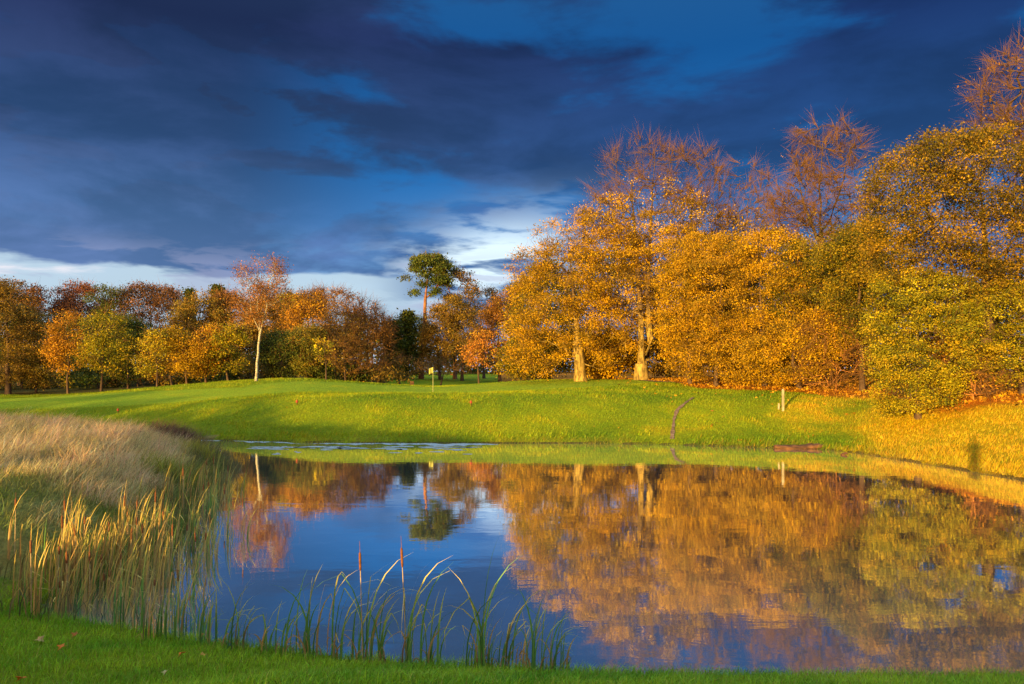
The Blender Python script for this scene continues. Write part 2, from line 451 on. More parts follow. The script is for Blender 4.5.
# foreground lawn
n = 150000
D = 3.9 + (rng.random(n) ** .8) * 6.5; x = rng.uniform(-8.5, 7.5, n)
sd = sdist(x, D); k = (sd > .02) & (np.abs(x) < D * .78 + .3); x, D, sd = x[k], D[k], sd[k]
nn = smooth_noise(x, D, 3.0, 9); n9 = smooth_noise(x, D, 9.0, 10)
col = mixc(C(.11, .30, .010) + 0 * x[:, None], C(.40, .54, .02), .45 + .6 * nn + .4 * n9)
col = mixc(col, C(.38, .32, .06), (rng.random(len(x)) < .10) * .8)
ht = rng.uniform(.05, .12, len(x)) * (1 + .35 * n9); ht *= np.where(sd < .4, 1.3, 1)
p1 = blades(x, D, height(x, D) - .005, ht, rng.uniform(.004, .009, len(x)), .7, .3, jitcol(col, len(x)), 2, 1.6)
blade_obj('grass', [p1], GRASS, 'short bright green lawn along the near bank', 'grass')

# far bank and fairway
parts = []
n = 420000
D = 20 + rng.random(n) * 50; x = (rng.random(n) * 1.7 - .85) * D
sd, nz, nf, lit, wood, rough, left, mown = zones(x, D)
near_track = np.min([np.hypot(x - a, D - b) for a, b in [np.array(track[i]) * (1 - f) + np.array(track[i + 1]) * f for i in range(len(track) - 1) for f in (0, .33, .66)]], 0)
k = (sd > 0.02) & ((lit < .3) | (rng.random(n) < .12)) & (wood < .5) & (left < .3) & ((x > -9) | (D > 33.6)) & (near_track > .27)
k &= ~((D < 34) & (x < 8))
x, D, rough, mown, sd, nz, nf = x[k], D[k], rough[k], mown[k], sd[k], nz[k], nf[k]
c = ground_color(x, D) * 1.15
c = mixc(c, C(.5, .27, .02), (rng.random(len(x)) < .03 + .4 * rough) * .6)
ht = (.10 + .05 * nf) * (1 - .65 * mown) + rough * .04 + np.where(sd < 1.2, .07, 0)
ht = ht * rng.uniform(.6, 1.3, len(x))
parts.append(blades(x, D, height(x, D) - .01, ht, rng.uniform(.022, .045, len(x)) * (.5 + ht * 4), .5, .4, jitcol(c, len(x), .13), 1, .9))
n = 60000
D = rng.uniform(19, 40, n); x = rng.uniform(-20, 22, n); sd = sdist(x, D); k = (np.abs(sd - .1) < .28 + .25 * rng.random(n)) & (x > -15) & (D > 20); x, D = x[k], D[k]
x2 = np.repeat(x, 3) + rng.normal(0, .12, 3 * len(x)); D2 = np.repeat(D, 3) + rng.normal(0, .12, 3 * len(x)); sd = sdist(x2, D2)
cc = mixc(ground_color(x2, D2 + .4) * 1.1, C(.34, .22, .03), rng.random(len(x2)) * .9 * (smooth_noise(x2, D2, 1.3, 77) > .0))
parts.append(blades(x2, D2, np.maximum(height(x2, D2), -.05) - .01, rng.uniform(.08, .30, len(x2)) * (1 + .7 * smooth_noise(x2, D2, 2.2, 78)), rng.uniform(.012, .03, len(x2)), .7, .2, jitcol(cc, len(x2), .2), 1, 1.2))
blade_obj('grass', parts, GRASS, 'green fairway grass turning yellow and rough towards the right bank', 'grass')

# dry grass of the left bank
parts = []
n = 130000
D = rng.uniform(11.5, 33, n); x = rng.uniform(-24, -5.5, n)
sd = sdist(x, D); k = (sd > -.1) & (x > -.74 * D - 1)
x, D, sd = x[k], D[k], sd[k]
cl = smooth_noise(x, D, 1.7, 21); cl2 = smooth_noise(x, D, 4.0, 22)
dry = sst(D + x * .0 + cl * 2.5, 12.6, 15.2) * sst(sd + cl * .6, .3, 1.4)
col = mixc(C(.18, .24, .03) + 0 * x[:, None], C(.86, .58, .28), dry * (.55 + .55 * (rng.random(len(x)))))
col = mixc(col, C(.14, .17, .035), sst(cl2, .15, .5) * .7)
cl3 = smooth_noise(x, D, 2.6, 23)
ht = (.26 + .24 * dry) * (1 + .9 * cl2 + .5 * cl3) * rng.uniform(.6, 1.2, len(x))
col = mixc(col, C(.88, .52, .32), sst(cl3, .05, .5) * dry * .8); col = mixc(col, C(.30, .26, .16), sst(-cl3, .2, .6) * dry * .7)
dens = rng.random(len(x)) < np.where(sst(cl2, .3, .6) > .8, .45, 1)
a = [v[dens] for v in (x, D, ht)]
parts.append(blades(a[0], a[1], height(a[0], a[1]) - .02, a[2], rng.uniform(.006, .016, len(a[0])), .95, -.1 + 1.1 * cl[dens], jitcol(col[dens], len(a[0]), .30), 3, jit=1.0, curl=.75))
# sedge fringe at the water
n = 12000
D = rng.uniform(9, 33, n); x = rng.uniform(-13, -4.5, n); sd = sdist(x, D); k = (sd > -.5) & (sd < .9)
x, D, sd = x[k], D[k], sd[k]
c2 = mixc(C(.07, .11, .03) + 0 * x[:, None], C(.30, .17, .07), rng.random(len(x)) * (.5 + .8 * smooth_noise(x, D, 1.5, 31)) + .15)
parts.append(blades(x, D, np.maximum(height(x, D), -.1), rng.uniform(.25, .75, len(x)), rng.uniform(.008, .018, len(x)), .6, 0, jitcol(c2, len(x)), 3, 1.2))
blade_obj('grass', parts, GRASS, 'tall dry buff grass and green sedge covering the left bank', 'grass')


# ------------------------------------------------------------------ trees
def tubes(nodes, par, rad, main, minr=.006):
    """tapered limbs along a tree of nodes"""
    nodes = np.array(nodes); par = np.array(par); rad = np.array(rad)
    d = np.zeros_like(nodes); ch = np.arange(1, len(nodes)); d[ch] = nodes[ch] - nodes[par[ch]]
    d[0] = (0, 0, 1); ln = np.linalg.norm(d, axis=1); d = d / np.maximum(ln, 1e-6)[:, None]
    V, Q = [], []; off = 0
    def ring(c, dr, r, k):
        ref = np.where(np.abs(dr[:, 2:3]) > .9, np.array([[1., 0, 0]]), np.array([[0, 0, 1.]]))
        u = np.cross(dr, ref); u /= np.linalg.norm(u, axis=1)[:, None]; v = np.cross(dr, u)
        a = np.arange(k) / k * 2 * math.pi
        return c[:, None] + r[:, None, None] * (u[:, None] * np.cos(a)[None, :, None] + v[:, None] * np.sin(a)[None, :, None])
    for lo, hi, k in ((minr * 0, .04, 3), (.04, .12, 5), (.12, 9, 9)):
        s = ch[(rad[ch] >= lo) & (rad[ch] < hi)]
        if not len(s): continue
        p = par[s]; cont = main[p] == s
        pd = np.where(cont[:, None], d[p], d[s]); pr = np.where(cont, rad[p], np.minimum(rad[p], rad[s] * 1.25))
        # keep ring frames consistent by building both with the child's reference
        A = ring(nodes[p], d[s] * .5 + pd * .5, pr, k) if k == 3 else ring(nodes[p], pd, pr, k)
        B = ring(nodes[s], d[s], rad[s], k)
        V.append(np.concatenate([A, B], 1).reshape(-1, 3)); b = off + np.arange(len(s))[:, None] * 2 * k; j = np.arange(k)[None]
        Q.append(np.stack([b + j, b + (j + 1) % k, b + k + (j + 1) % k, b + k + j], -1).reshape(-1, 4)); off += len(s) * 2 * k
    return np.concatenate(V), np.concatenate(Q)


def skeleton(trunks, pts, r0, step=.8, upb=.25, tip=.009, wig=.12, pw=2.2):
    """grow from trunk polylines to every crown point"""
    nodes, par = [], []
    for tr in trunks:
        tr = np.array(tr, float); prev = 0 if nodes else -1
        if not nodes: nodes.append(tr[0]); par.append(0)
        start = 1
        if prev == 0:
            prev = int(np.argmin(np.linalg.norm(np.array(nodes) - tr[0], axis=1)))
        else: prev = 0
        for a, b in zip(tr[:-1], tr[1:]):
            m = max(1, int(np.linalg.norm(b - a) / step))
            for q in range(1, m + 1):
                nodes.append(a + (b - a) * q / m + rng.normal(0, .035, 3)); par.append(prev); prev = len(nodes) - 1
    nt = len(nodes)
    N = np.zeros((nt + len(pts) * 30 + 10, 3)); N[:nt] = nodes; cnt = nt
    base_z = N[0, 2]; zmin_attach = None
    h = N[:nt, 2].max() - base_z
    ok0 = N[:nt, 2] > base_z + .22 * h
    c = N[:nt].mean(0)
    order = np.argsort(np.min(np.linalg.norm(pts[:, None] - N[None, :nt], axis=2), 1))
    okm = np.zeros(len(N), bool); okm[:nt] = ok0; okm[nt:] = True
    for i in order:
        p = pts[i]; dv = p - N[:cnt]; dist = np.linalg.norm(dv, axis=1)
        cost = dist + np.where(dv[:, 2] < 0, -dv[:, 2] * upb * 2, dv[:, 2] * -upb * .4) + np.where(okm[:cnt], 0, 50)
        j = int(np.argmin(cost)); L = dist[j]; m = max(1, min(25, int(L / step)))
        a = N[j].copy(); prev = j
        sag = rng.normal(0, wig, 3) * L
        for q in range(1, m + 1):
            f = q / m
            N[cnt] = a + (p - a) * f + sag * math.sin(f * math.pi) * .6 + np.array([0, 0, .12 * L * math.sin(f * math.pi)])
            par.append(prev); prev = cnt; cnt += 1
            if cnt >= len(N) - 2: break
        if cnt >= len(N) - 2: break
    N = N[:cnt]; par = np.array(par[:cnt])
    w = np.zeros(cnt); kids = np.zeros(cnt, int)
    np.add.at(kids, par[1:], 1)
    w[kids == 0] = 1
    main = np.full(cnt, -1); best = np.zeros(cnt)
    for i in range(cnt - 1, 0, -1):
        w[par[i]] += w[i]
        if w[i] > best[par[i]]: best[par[i]] = w[i]; main[par[i]] = i
    w[0] -= 0
    rad = tip * w ** (1 / pw)
    k = r0 / rad[0]
    rad = np.maximum(rad * (1 + (k - 1) * (w / w[0]) ** .7), tip * .7)
    ft = np.clip((N[:, 2] - base_z) / max(h, .1), 0, 1); rad = np.where(np.arange(cnt) < nt, rad * (1 - .55 * ft ** 1.3), rad)
    # root flare
    hh = (N[:, 2] - base_z)
    trk = np.zeros(cnt, bool); trk[:nt] = True
    rad = np.where(trk & (hh < 1.2), np.minimum(rad, r0 * 1.05) * (1 + .35 * (1 - hh / 1.2) ** 2), rad)
    tips = np.where(kids == 0)[0]
    tips = tips[tips >= nt] if (tips >= nt).any() else tips
    return N, par, rad, main, tips


def in_lobes(lobes, n, shell=.5, squash=1.0):
    """points inside a union of ellipsoids (x, y, z, rx, ry, rz), denser towards their skins"""
    L = np.array(lobes, float); vol = (L[:, 3] * L[:, 4] * L[:, 5]) ** .8; pr = vol / vol.sum()
    i = rng.choice(len(L), n, p=pr); v = rng.normal(size=(n, 3)); v /= np.linalg.norm(v, axis=1)[:, None]
    r = rng.random(n) ** (1 / 3.) * (1 - shell) + shell * rng.uniform(.8, 1.0, n)
    return L[i, :3] + v * r[:, None] * L[i, 3:6]


def leaves(cent, per, spread, size, pal, wts, cj=.28, droop=0., flat=.0):
    """clusters of leaf-sized faces round the twig ends; each cluster has its own tint"""
    m = len(cent); pal = np.array(pal); wts = np.array(wts, float) / np.sum(wts)
    ci = rng.choice(len(pal), m, p=wts)
    cc = pal[ci] * (1 + rng.normal(0, cj, (m, 1)))  # wide brightness spread also stands in for shade between clumps
    cnt = np.maximum(1, rng.poisson(per * rng.uniform(.3, 1.7, m)))
    idx = np.repeat(np.arange(m), cnt); n = len(idx)
    off = rng.normal(0, 1, (n, 3)) * spread; off[:, 2] *= (.5 if droop == 0 else .9); off[:, 2] -= droop * np.abs(rng.normal(0, 1, n)) * spread
    p = cent[idx] + off
    a = rng.normal(size=(n, 3)); a[:, 2] *= (1 - flat); a /= np.linalg.norm(a, axis=1)[:, None]
    b = np.cross(a, rng.normal(size=(n, 3))); b /= np.linalg.norm(b, axis=1)[:, None]
    s = size * rng.uniform(.55, 1.35, n)
    V = np.stack([p - a * s[:, None] * .6, p + b * s[:, None] * .34 - a * s[:, None] * .05, p + a * s[:, None] * .6, p - b * s[:, None] * .34 + a * s[:, None] * .05], 1).reshape(-1, 3)
    mixi = rng.random(n) < .25
    col = np.where(mixi[:, None], pal[rng.choice(len(pal), n, p=wts)], cc[idx]) * (1 + rng.normal(0, .16, (n, 1)))
    return V, np.arange(4 * n).reshape(n, 4), np.clip(col, .004, .9)


def sprays(tips, N, par, m, length, width, droop=0., spread=.6):
    """fine bare twigs at the branch ends"""
    d = N[tips] - N[par[tips]]; d /= np.maximum(np.linalg.norm(d, axis=1), 1e-6)[:, None]
    i = np.repeat(np.arange(len(tips)), m); n = len(i)
    dd = d[i] + rng.normal(0, spread, (n, 3)); dd[:, 2] += .25 - droop; dd /= np.linalg.norm(dd, axis=1)[:, None]
    b = N[tips][i] + (N[par[tips]][i] - N[tips][i]) * rng.random((n, 1)) * .9
    sd = np.cross(dd, rng.normal(size=(n, 3))); sd /= np.linalg.norm(sd, axis=1)[:, None]
    L = length * rng.uniform(.5, 1.3, n)
    mid = b + dd * L[:, None] * .5; mid += rng.normal(0, .05, (n, 3)) * length; e = b + dd * L[:, None]; e[:, 2] -= droop * L * .5
    w = width
    V = np.stack([b - sd * w / 2, b + sd * w / 2, mid + sd * w * .35, mid - sd * w * .35, e], 1).reshape(-1, 3); k = np.arange(n) * 5
    return V, np.stack([k, k + 1, k + 2, k + 3], -1), np.stack([k + 3, k + 2, k + 4], -1)


# palettes: leaf colours, with dark entries standing in for shade inside the crowns
GOLD = [(.54, .29, .004), (.42, .25, .005), (.62, .34, .005), (.17, .11, .006)]
OLIVE = [(.24, .175, .006), (.14, .12, .007), (.38, .23, .006), (.07, .07, .007)]
GREENY = [(.25, .22, .007), (.38, .30, .008), (.09, .10, .008), (.46, .30, .008)]
ORANGE = [(.52, .24, .012), (.42, .18, .012), (.58, .32, .012), (.32, .15, .012)]
RUST = [(.34, .14, .022), (.24, .10, .018), (.42, .20, .018), (.17, .08, .016)]
MAROON = [(.17, .055, .022), (.12, .04, .018), (.25, .085, .02), (.08, .03, .016)]
BROWN = [(.26, .15, .018), (.18, .11, .018), (.34, .20, .018), (.12, .09, .018)]
YELLOWP = [(.50, .36, .012), (.40, .32, .015), (.28, .26, .015), (.52, .30, .012)]
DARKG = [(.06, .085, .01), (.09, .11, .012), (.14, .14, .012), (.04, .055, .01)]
PINEG = [(.07, .10, .015), (.10, .13, .018), (.05, .075, .014), (.14, .14, .018)]
BIRCHP = [(.36, .14, .03), (.28, .105, .025), (.42, .19, .03), (.22, .09, .025)]


def lab_plain(name, pal): return name in ('pine_tree', 'birch_tree') or (name == 'small_tree' and pal is YELLOWP)


def tree(label, name, cat, px, D, lobes, pal, K=160, per=34, spread=.42, size=.2, r0=.2, bark=None, bare=None, group=None,
         forks=None, topf=.8, shell=.45, wts=(3, 3, 2, 2), depth=1.0, twigs=0, twl=.8, tww=.02, droop=0., wig=.09, tws=.5, tip=.009, lean=0., leaf_frac=1., leaf_below=None, step=.9, crown_name='crown', flatc=1.0):
    """lobes: (centre px, centre py, half-width px, half-height px[, depth offset m]) of the crown as it stands at distance D"""
    X = P(px, D); z0 = float(height(np.array([X]), np.array([D]))[0]) - .05
    root = thing(name, label, cat, (X, D, z0), group)
    L = []
    for l in lobes:
        dd = l[4] if len(l) > 4 else 0
        De = D + dd
        rx = l[2] / F * De; rz = l[3] / F * De
        L.append((P(l[0], De) - X, dd, CH - (l[1] - HZ) / F * De - z0, rx, rx * depth, rz))
    if K <= 720 and not lab_plain(name, pal):
        for q in range(4):
            b = L[int(rng.integers(0, len(L)))]; a = rng.uniform(-.6, 3.7); f = rng.uniform(.35, .55)
            L.append((b[0] + b[3] * .78 * math.cos(a), b[1] + rng.uniform(-.4, .4) * b[4], b[2] + b[5] * .74 * math.sin(a), b[3] * f, b[4] * f, b[5] * f * rng.uniform(.8, 1.2)))
    L = np.array(L); ztop = (L[:, 2] + L[:, 5]).max(); cxm = (L[:, 0] * L[:, 3]).sum() / L[:, 3].sum()
    pts = in_lobes(L, K, shell); pts = pts[pts[:, 2] > .25]
    # leave some ragged gaps in the crown
    gapn = np.sin(pts[:, 0] * 1.3 + pts[:, 2] * .7 + px) * np.cos(pts[:, 2] * 1.5 - pts[:, 1] * 1.1 + px * .3)
    pts = pts[gapn < .42]
    zt = ztop * topf
    if forks is None:
        k1 = np.array([cxm * .3 + rng.normal(0, .1), rng.normal(0, .1), zt * .45]); k2 = np.array([cxm * .8 + lean, 0, zt])
        trunks = [[(0, 0, 0), k1, k2]]
    else: trunks = forks
    N, par, rad, main, tips = skeleton(trunks, pts, r0, step, wig=wig, tip=tip)
    V, Q = tubes(N, par, rad, main)
    mesh_obj('trunk', V, Q, bark or BARK, root, smooth=True)
    if twigs:
        tv, tq, tt = sprays(tips, N, par, twigs, twl, tww, droop, tws)
        mesh_obj('twigs', tv, [tq, tt], TWIG, root)
    if per > 0:
        c = N[tips]
        extra = (N[tips] + N[par[tips]]) / 2; c = np.concatenate([c, extra])
        if leaf_below is not None:
            zl = CH - (leaf_below - HZ) / F * D - z0
            keep = (c[:, 2] + rng.normal(0, .9, len(c)) < zl); cb = c[~keep]; c = c[keep]
            bv, bq, bc = leaves(cb, 10, spread * 1.1, size * .6, [(.20, .10, .02), (.15, .075, .018), (.26, .14, .02)], (1, 1, 1))
            mesh_obj('last_leaves', bv, bq, LEAF, root, col=bc)
        if leaf_frac < 1: c = c[rng.random(len(c)) < leaf_frac]
        lv, lq, lc = leaves(c, per / 2, spread, size, pal, wts, droop=droop)
        lv = lv.copy(); lz = lv[:, 2]; lv[:, 2] = np.maximum(lz, .03 + .05 * np.abs(np.sin(lv[:, 0] * 9)))
        mesh_obj(crown_name, lv, lq, LEAF, root, col=lc)
    return root


# ---- right hand wood: the big trees
GR = 'tall autumn trees on the right'
T0 = lambda px, D: float(height(np.array([P(px, D)]), np.array([float(D)]))[0]) - .05
def zz(py, D, px): return CH - (py - HZ) / F * D - T0(px, D)
def xx(q, px, D): return (q - px) / F * D

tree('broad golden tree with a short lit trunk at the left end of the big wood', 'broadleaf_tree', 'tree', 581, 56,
     [(562, 300, 50, 62), (598, 262, 50, 58), (540, 335, 34, 40), (530, 275, 22, 30), (600, 330, 45, 45), (565, 245, 32, 30), (540, 352, 34, 28), (525, 335, 20, 40)], GOLD, K=1200, per=170, spread=.38, size=.105, r0=.42, bark=BARK_PALE, twigs=10, twl=1.3, tww=.022)
D = 55
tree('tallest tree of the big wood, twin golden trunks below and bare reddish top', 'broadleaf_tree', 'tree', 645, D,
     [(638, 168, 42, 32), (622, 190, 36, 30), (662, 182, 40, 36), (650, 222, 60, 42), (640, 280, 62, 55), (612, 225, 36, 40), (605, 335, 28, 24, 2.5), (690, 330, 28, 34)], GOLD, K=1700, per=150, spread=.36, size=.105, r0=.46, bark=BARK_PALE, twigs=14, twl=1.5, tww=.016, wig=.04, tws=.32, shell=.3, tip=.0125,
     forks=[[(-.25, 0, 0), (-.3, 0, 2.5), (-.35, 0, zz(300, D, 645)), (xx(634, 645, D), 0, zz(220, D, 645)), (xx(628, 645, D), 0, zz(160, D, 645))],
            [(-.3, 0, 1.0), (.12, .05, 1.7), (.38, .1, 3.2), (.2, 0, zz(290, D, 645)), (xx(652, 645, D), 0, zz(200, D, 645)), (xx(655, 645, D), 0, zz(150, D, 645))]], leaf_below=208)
tree('bare-topped tree just right of the tallest one in the big wood', 'broadleaf_tree', 'tree', 690, 58,
     [(692, 180, 32, 38), (700, 225, 40, 40), (690, 300, 50, 50)], GOLD, K=900, per=130, spread=.4, size=.115, r0=.36, wig=.04, tws=.32, shell=.3, tip=.0125, twigs=15, twl=1.5, tww=.022, leaf_below=226)
tree('middle bare-crowned tree rising behind the orange-gold foliage', 'broadleaf_tree', 'tree', 738, 56,
     [(738, 194, 34, 34), (745, 240, 40, 35), (735, 300, 45, 45)], [(.42, .22, .008), (.34, .2, .008), (.46, .27, .008), (.22, .15, .008)], K=900, per=120, spread=.4, size=.115, r0=.36, wig=.04, tws=.32, shell=.3, tip=.0125, twigs=15, twl=1.4, tww=.022, leaf_below=232)
D = 50
tree('tall bare tree with dark upright limbs between golden foliage and the olive crown', 'broadleaf_tree', 'tree', 822, D,
     [(824, 155, 38, 38), (820, 205, 50, 35), (822, 290, 46, 55), (795, 205, 25, 30)], OLIVE, K=1700, per=110, spread=.36, size=.105, r0=.42, wig=.04, tws=.3, shell=.3, tip=.0125, bark=BARK, twigs=15, twl=1.3, tww=.022,
     forks=[[(0, 0, 0), (.1, 0, 3.), (0, 0, zz(260, D, 822)), (xx(820, 822, D), 0, zz(190, D, 822)), (xx(824, 822, D), 0, zz(125, D, 822))],
            [(0, 0, zz(250, D, 822)), (xx(806, 822, D), .3, zz(205, D, 822)), (xx(798, 822, D), .5, zz(160, D, 822))],
            [(0, 0, zz(235, D, 822)), (xx(838, 822, D), -.3, zz(195, D, 822)), (xx(846, 822, D), -.5, zz(150, D, 822))]], leaf_below=240)
# understorey in front
ug = 'golden understorey trees before the big wood'
for px, D, lb, pal, lab, nm in [
    (690, 48.5, [(688, 300, 30, 58), (698, 345, 38, 42), (680, 258, 26, 26), (700, 248, 20, 18)], GOLD, 'golden bushy tree right beside the twin lit trunks', 'small_tree'),
    (716, 47, [(716, 300, 36, 55), (722, 350, 42, 38), (712, 262, 30, 30), (735, 255, 24, 20)], [(.44, .23, .008), (.36, .20, .008), (.50, .28, .008), (.24, .16, .008)], 'deep amber tree with foliage down to the leaf litter, below the middle bare tree', 'small_tree'),
    (765, 45, [(765, 305, 36, 55), (755, 352, 42, 40), (775, 258, 30, 28), (758, 250, 18, 16)], GOLD, 'amber-gold tree standing left of the white post, foliage to the ground', 'small_tree'),
    (812, 44, [(808, 300, 38, 45), (802, 262, 28, 26), (838, 275, 28, 34)], OLIVE, 'olive-gold tree over the orange twiggy thicket', 'small_tree'),
    (800, 42, [(795, 352, 40, 34)], GOLD, 'low golden shrub behind the white post', 'shrub'),
    (862, 40, [(858, 300, 28, 48), (852, 258, 24, 28), (872, 240, 16, 24)], OLIVE, 'dark olive tree in the gap behind the yellow-green bush', 'small_tree')]:
    tree(lab, nm, 'tree' if nm == 'small_tree' else 'shrub', px, D, lb, pal, K=700, per=210, spread=.33, size=.09, r0=.13, twigs=6, twl=.9, tww=.018, group=ug)
# backing foliage filling the gaps at the rear of the wood
bg = 'trees deep inside the big wood'
for i, (px, D, lb, pal, lab) in enumerate([
    (548, 66, [(545, 320, 38, 50)], OLIVE, 'olive tree deep behind the broad golden tree'),
    (610, 66, [(610, 310, 50, 60)], OLIVE, 'shaded olive tree seen between the short trunk and the twin trunks'),
    (700, 68, [(700, 310, 55, 60)], BROWN, 'brown tree far back behind the golden bushy tree'),
    (780, 62, [(775, 285, 55, 60), (735, 280, 30, 50)], OLIVE, 'olive brown tree far back left of the dark upright limbs'),
    (860, 56, [(862, 290, 50, 60)], OLIVE, 'olive tree at the rear behind the orange thicket'),
    (940, 48, [(940, 330, 55, 60)], OLIVE, 'shaded olive tree behind the yellow-green bush'),
    (540, 63, [(538, 358, 36, 24)], OLIVE, 'low olive growth at the rear left foot of the broad golden tree'),
    (612, 60, [(612, 358, 26, 24)], GOLD, 'golden low growth between the short trunk and the twin trunks'),
    (668, 60, [(672, 356, 34, 28)], BROWN, 'brown low growth directly behind the twin trunks'),
    (740, 56, [(745, 350, 45, 34)], BROWN, 'brown low growth behind the deep amber tree'),
    (820, 50, [(822, 350, 50, 40)], BROWN, 'brown low growth at the rear of the orange thicket'),
    (1020, 46, [(1020, 340, 60, 60)], OLIVE, 'shaded olive tree at the rear of the right edge')]):
    tree(lab, 'broadleaf_tree', 'tree', px, D, lb, pal, K=360, per=170, spread=.6, size=.17, r0=.2, group=bg)
# right edge: olive-green trees close to the bank
D = 32
tree('large olive-green tree with spreading crown over the right bank', 'broadleaf_tree', 'tree', 985, D,
     [(930, 182, 58, 45), (985, 178, 55, 50), (950, 165, 40, 34), (900, 225, 36, 38), (1000, 240, 50, 35), (945, 240, 50, 30), (1060, 190, 55, 60), (1050, 260, 50, 50), (905, 262, 38, 28), (960, 280, 50, 22), (1015, 275, 45, 25), (885, 190, 22, 30)], [(.27, .16, .006), (.15, .11, .007), (.40, .22, .006), (.06, .05, .007)], K=2300, per=170, spread=.32, size=.08, r0=.3, twigs=5, twl=.7, tww=.014,
     forks=[[(0, 0, 0), (.1, 0, 3), (0, 0, zz(260, D, 985)), (-.2, 0, zz(190, D, 985))],
            [(0, 0, 3.2), (xx(945, 985, D), -.4, zz(262, D, 985)), (xx(915, 985, D), -.8, zz(215, D, 985))]])
tree('dense yellow-green bush reaching down to the right bank', 'shrub', 'shrub', 918, 31.2,
     [(918, 350, 50, 52), (905, 300, 40, 34), (940, 310, 40, 36), (916, 388, 40, 34), (912, 402, 30, 20), (916, 406, 34, 13), (888, 330, 20, 30), (925, 370, 50, 30)], GREENY, K=1300, per=170, spread=.22, size=.07, r0=.12, twigs=3, twl=.5, tww=.012)
tree('yellow-green bush cut by the right edge of the view', 'shrub', 'shrub', 1022, 30.5,
     [(1022, 320, 40, 45), (1030, 355, 46, 42), (1060, 320, 40, 60)], GREENY, K=900, per=150, spread=.2, size=.07, r0=.12, twigs=3, twl=.5, tww=.012)
tree('bare purple-brown tree top towering over the upper right corner', 'broadleaf_tree', 'tree', 1046, 36,
     [(1035, 95, 62, 55), (1010, 140, 32, 26), (1060, 160, 50, 60)], RUST, K=1500, per=4, spread=.4, size=.10, r0=.3, wig=.05, tws=.4, shell=.3, tip=.0125, twigs=15, twl=1.1, tww=.016)
# orange thickets
for px, D, lb, lab in [(836, 40.5, [(836, 352, 34, 38), (820, 372, 24, 18)], 'orange twiggy thicket left of the yellow-green bush'),
                       (974, 31, [(974, 372, 28, 26), (960, 350, 18, 25)], 'orange bare twiggy shrub between the two yellow-green bushes')]:
    tree(lab, 'shrub', 'shrub', px, D, lb, ORANGE, K=420, per=14, spread=.3, size=.08, r0=.035, bark=simple_mat('orange_twigs', (.40, .16, .05), (.55, .25, .08), 5, .9, .1), twigs=16, twl=1.1, tww=.018, group='orange twiggy thickets')

# ---- middle distance
D = 92
tree('tall pine with flat dark green crown on a bare reddish trunk', 'pine_tree', 'tree', 421, D,
     [(428, 262, 15, 7), (436, 268, 15, 8), (420, 273, 9, 6), (442, 280, 10, 6), (440, 292, 8, 4), (414, 293, 6, 3), (421, 283, 8, 4), (448, 298, 8, 3), (410, 279, 6, 3), (432, 258, 9, 4)], PINEG, twigs=8, twl=1.2, tww=.03, K=300, per=150, spread=.42, size=.22, r0=.30, bark=BARK_PINE, step=1.2,
     forks=[[(0, 0, 0), (.4, 0, 5), (.5, 0, 10), (xx(430, 421, D), 0, zz(266, D, 421))], [(.5, 0, 9.6), (xx(436, 421, D), .3, zz(286, D, 421)), (xx(441, 421, D), .4, zz(272, D, 421))]])
tree('thin reddish-brown pine with sparse crown right of the tall one', 'pine_tree', 'tree', 455, 94,
     [(462, 276, 13, 9), (468, 292, 11, 8), (455, 300, 12, 6), (448, 285, 8, 6)], [(.16, .10, .03), (.22, .12, .04), (.10, .10, .03), (.26, .14, .04)], K=220, per=60, spread=.42, size=.2, r0=.25, bark=BARK_PINE, twigs=8, twl=1.2, tww=.03)
tree('small bright orange tree behind the putting green', 'small_tree', 'tree', 479, 70,
     [(479, 354, 15, 15), (470, 350, 8, 12), (484, 342, 8, 12), (490, 360, 8, 8)], [(.62, .26, .03), (.56, .20, .03), (.62, .34, .03), (.45, .18, .02)], K=150, per=60, spread=.36, size=.12, r0=.08, twigs=4, topf=.75)
mg = 'mixed trees behind the putting green'
for px, D, lb, pal, lab in [
    (500, 84, [(500, 340, 22, 36), (505, 312, 14, 20)], RUST, 'rusty tree hard against the left end of the big wood'),
    (462, 88, [(460, 335, 20, 34)], BROWN, 'olive-brown tree below the sparse pine'),
    (440, 90, [(440, 335, 18, 32)], [(.28, .15, .02), (.22, .14, .02), (.36, .2, .02), (.15, .1, .02)], 'amber-brown tree right of the tall pine trunk'),
    (484, 100, [(482, 315, 20, 34)], BROWN, 'brown tree rising behind the small orange tree'),
    (520, 100, [(524, 305, 18, 30)], BROWN, 'brown tree peeping over behind the left end of the big wood'),
    (405, 104, [(410, 335, 22, 22)], DARKG, 'dark green tree left of the tall pine trunk'),
    ]:
    tree(lab, 'broadleaf_tree', 'tree', px, D, lb, pal, K=300, per=150, spread=.5, size=.16, r0=.18, twigs=8, twl=1.4, tww=.035, group=mg)


def conifer(label, px, D, top, w, pal):
    X = P(px, D); z0 = T0(px, D); h = CH - (top - HZ) / F * D - z0
    root = thing('conifer_tree', label, 'tree', (X, D, z0), 'dark conifers in the wood')
    N = [(0, 0, 0)] + [(rng.normal(0, .03), rng.normal(0, .03), h * q / 10) for q in range(1, 11)]
    rad = np.linspace(.2, .02, 11); par = [0] + list(range(10)); main = np.array(list(range(1, 11)) + [-1])
    V, Q = tubes(N, par, rad, main); mesh_obj('trunk', V, Q, BARK, root, smooth=True)
    n = 260; f = rng.random(n) ** .8; z = h * (.08 + .92 * f); R = w / F * D * (1 - f) ** .8 * rng.uniform(.55, 1.05, n); a = rng.uniform(0, 6.28, n)
    c = np.stack([np.cos(a) * R, np.sin(a) * R, z - .12 * R], -1)
    lv, lq, lc = leaves(c, 34, .38, .24, pal, (3, 3, 2, 2)); mesh_obj('crown', lv, lq, LEAF, root, col=lc)


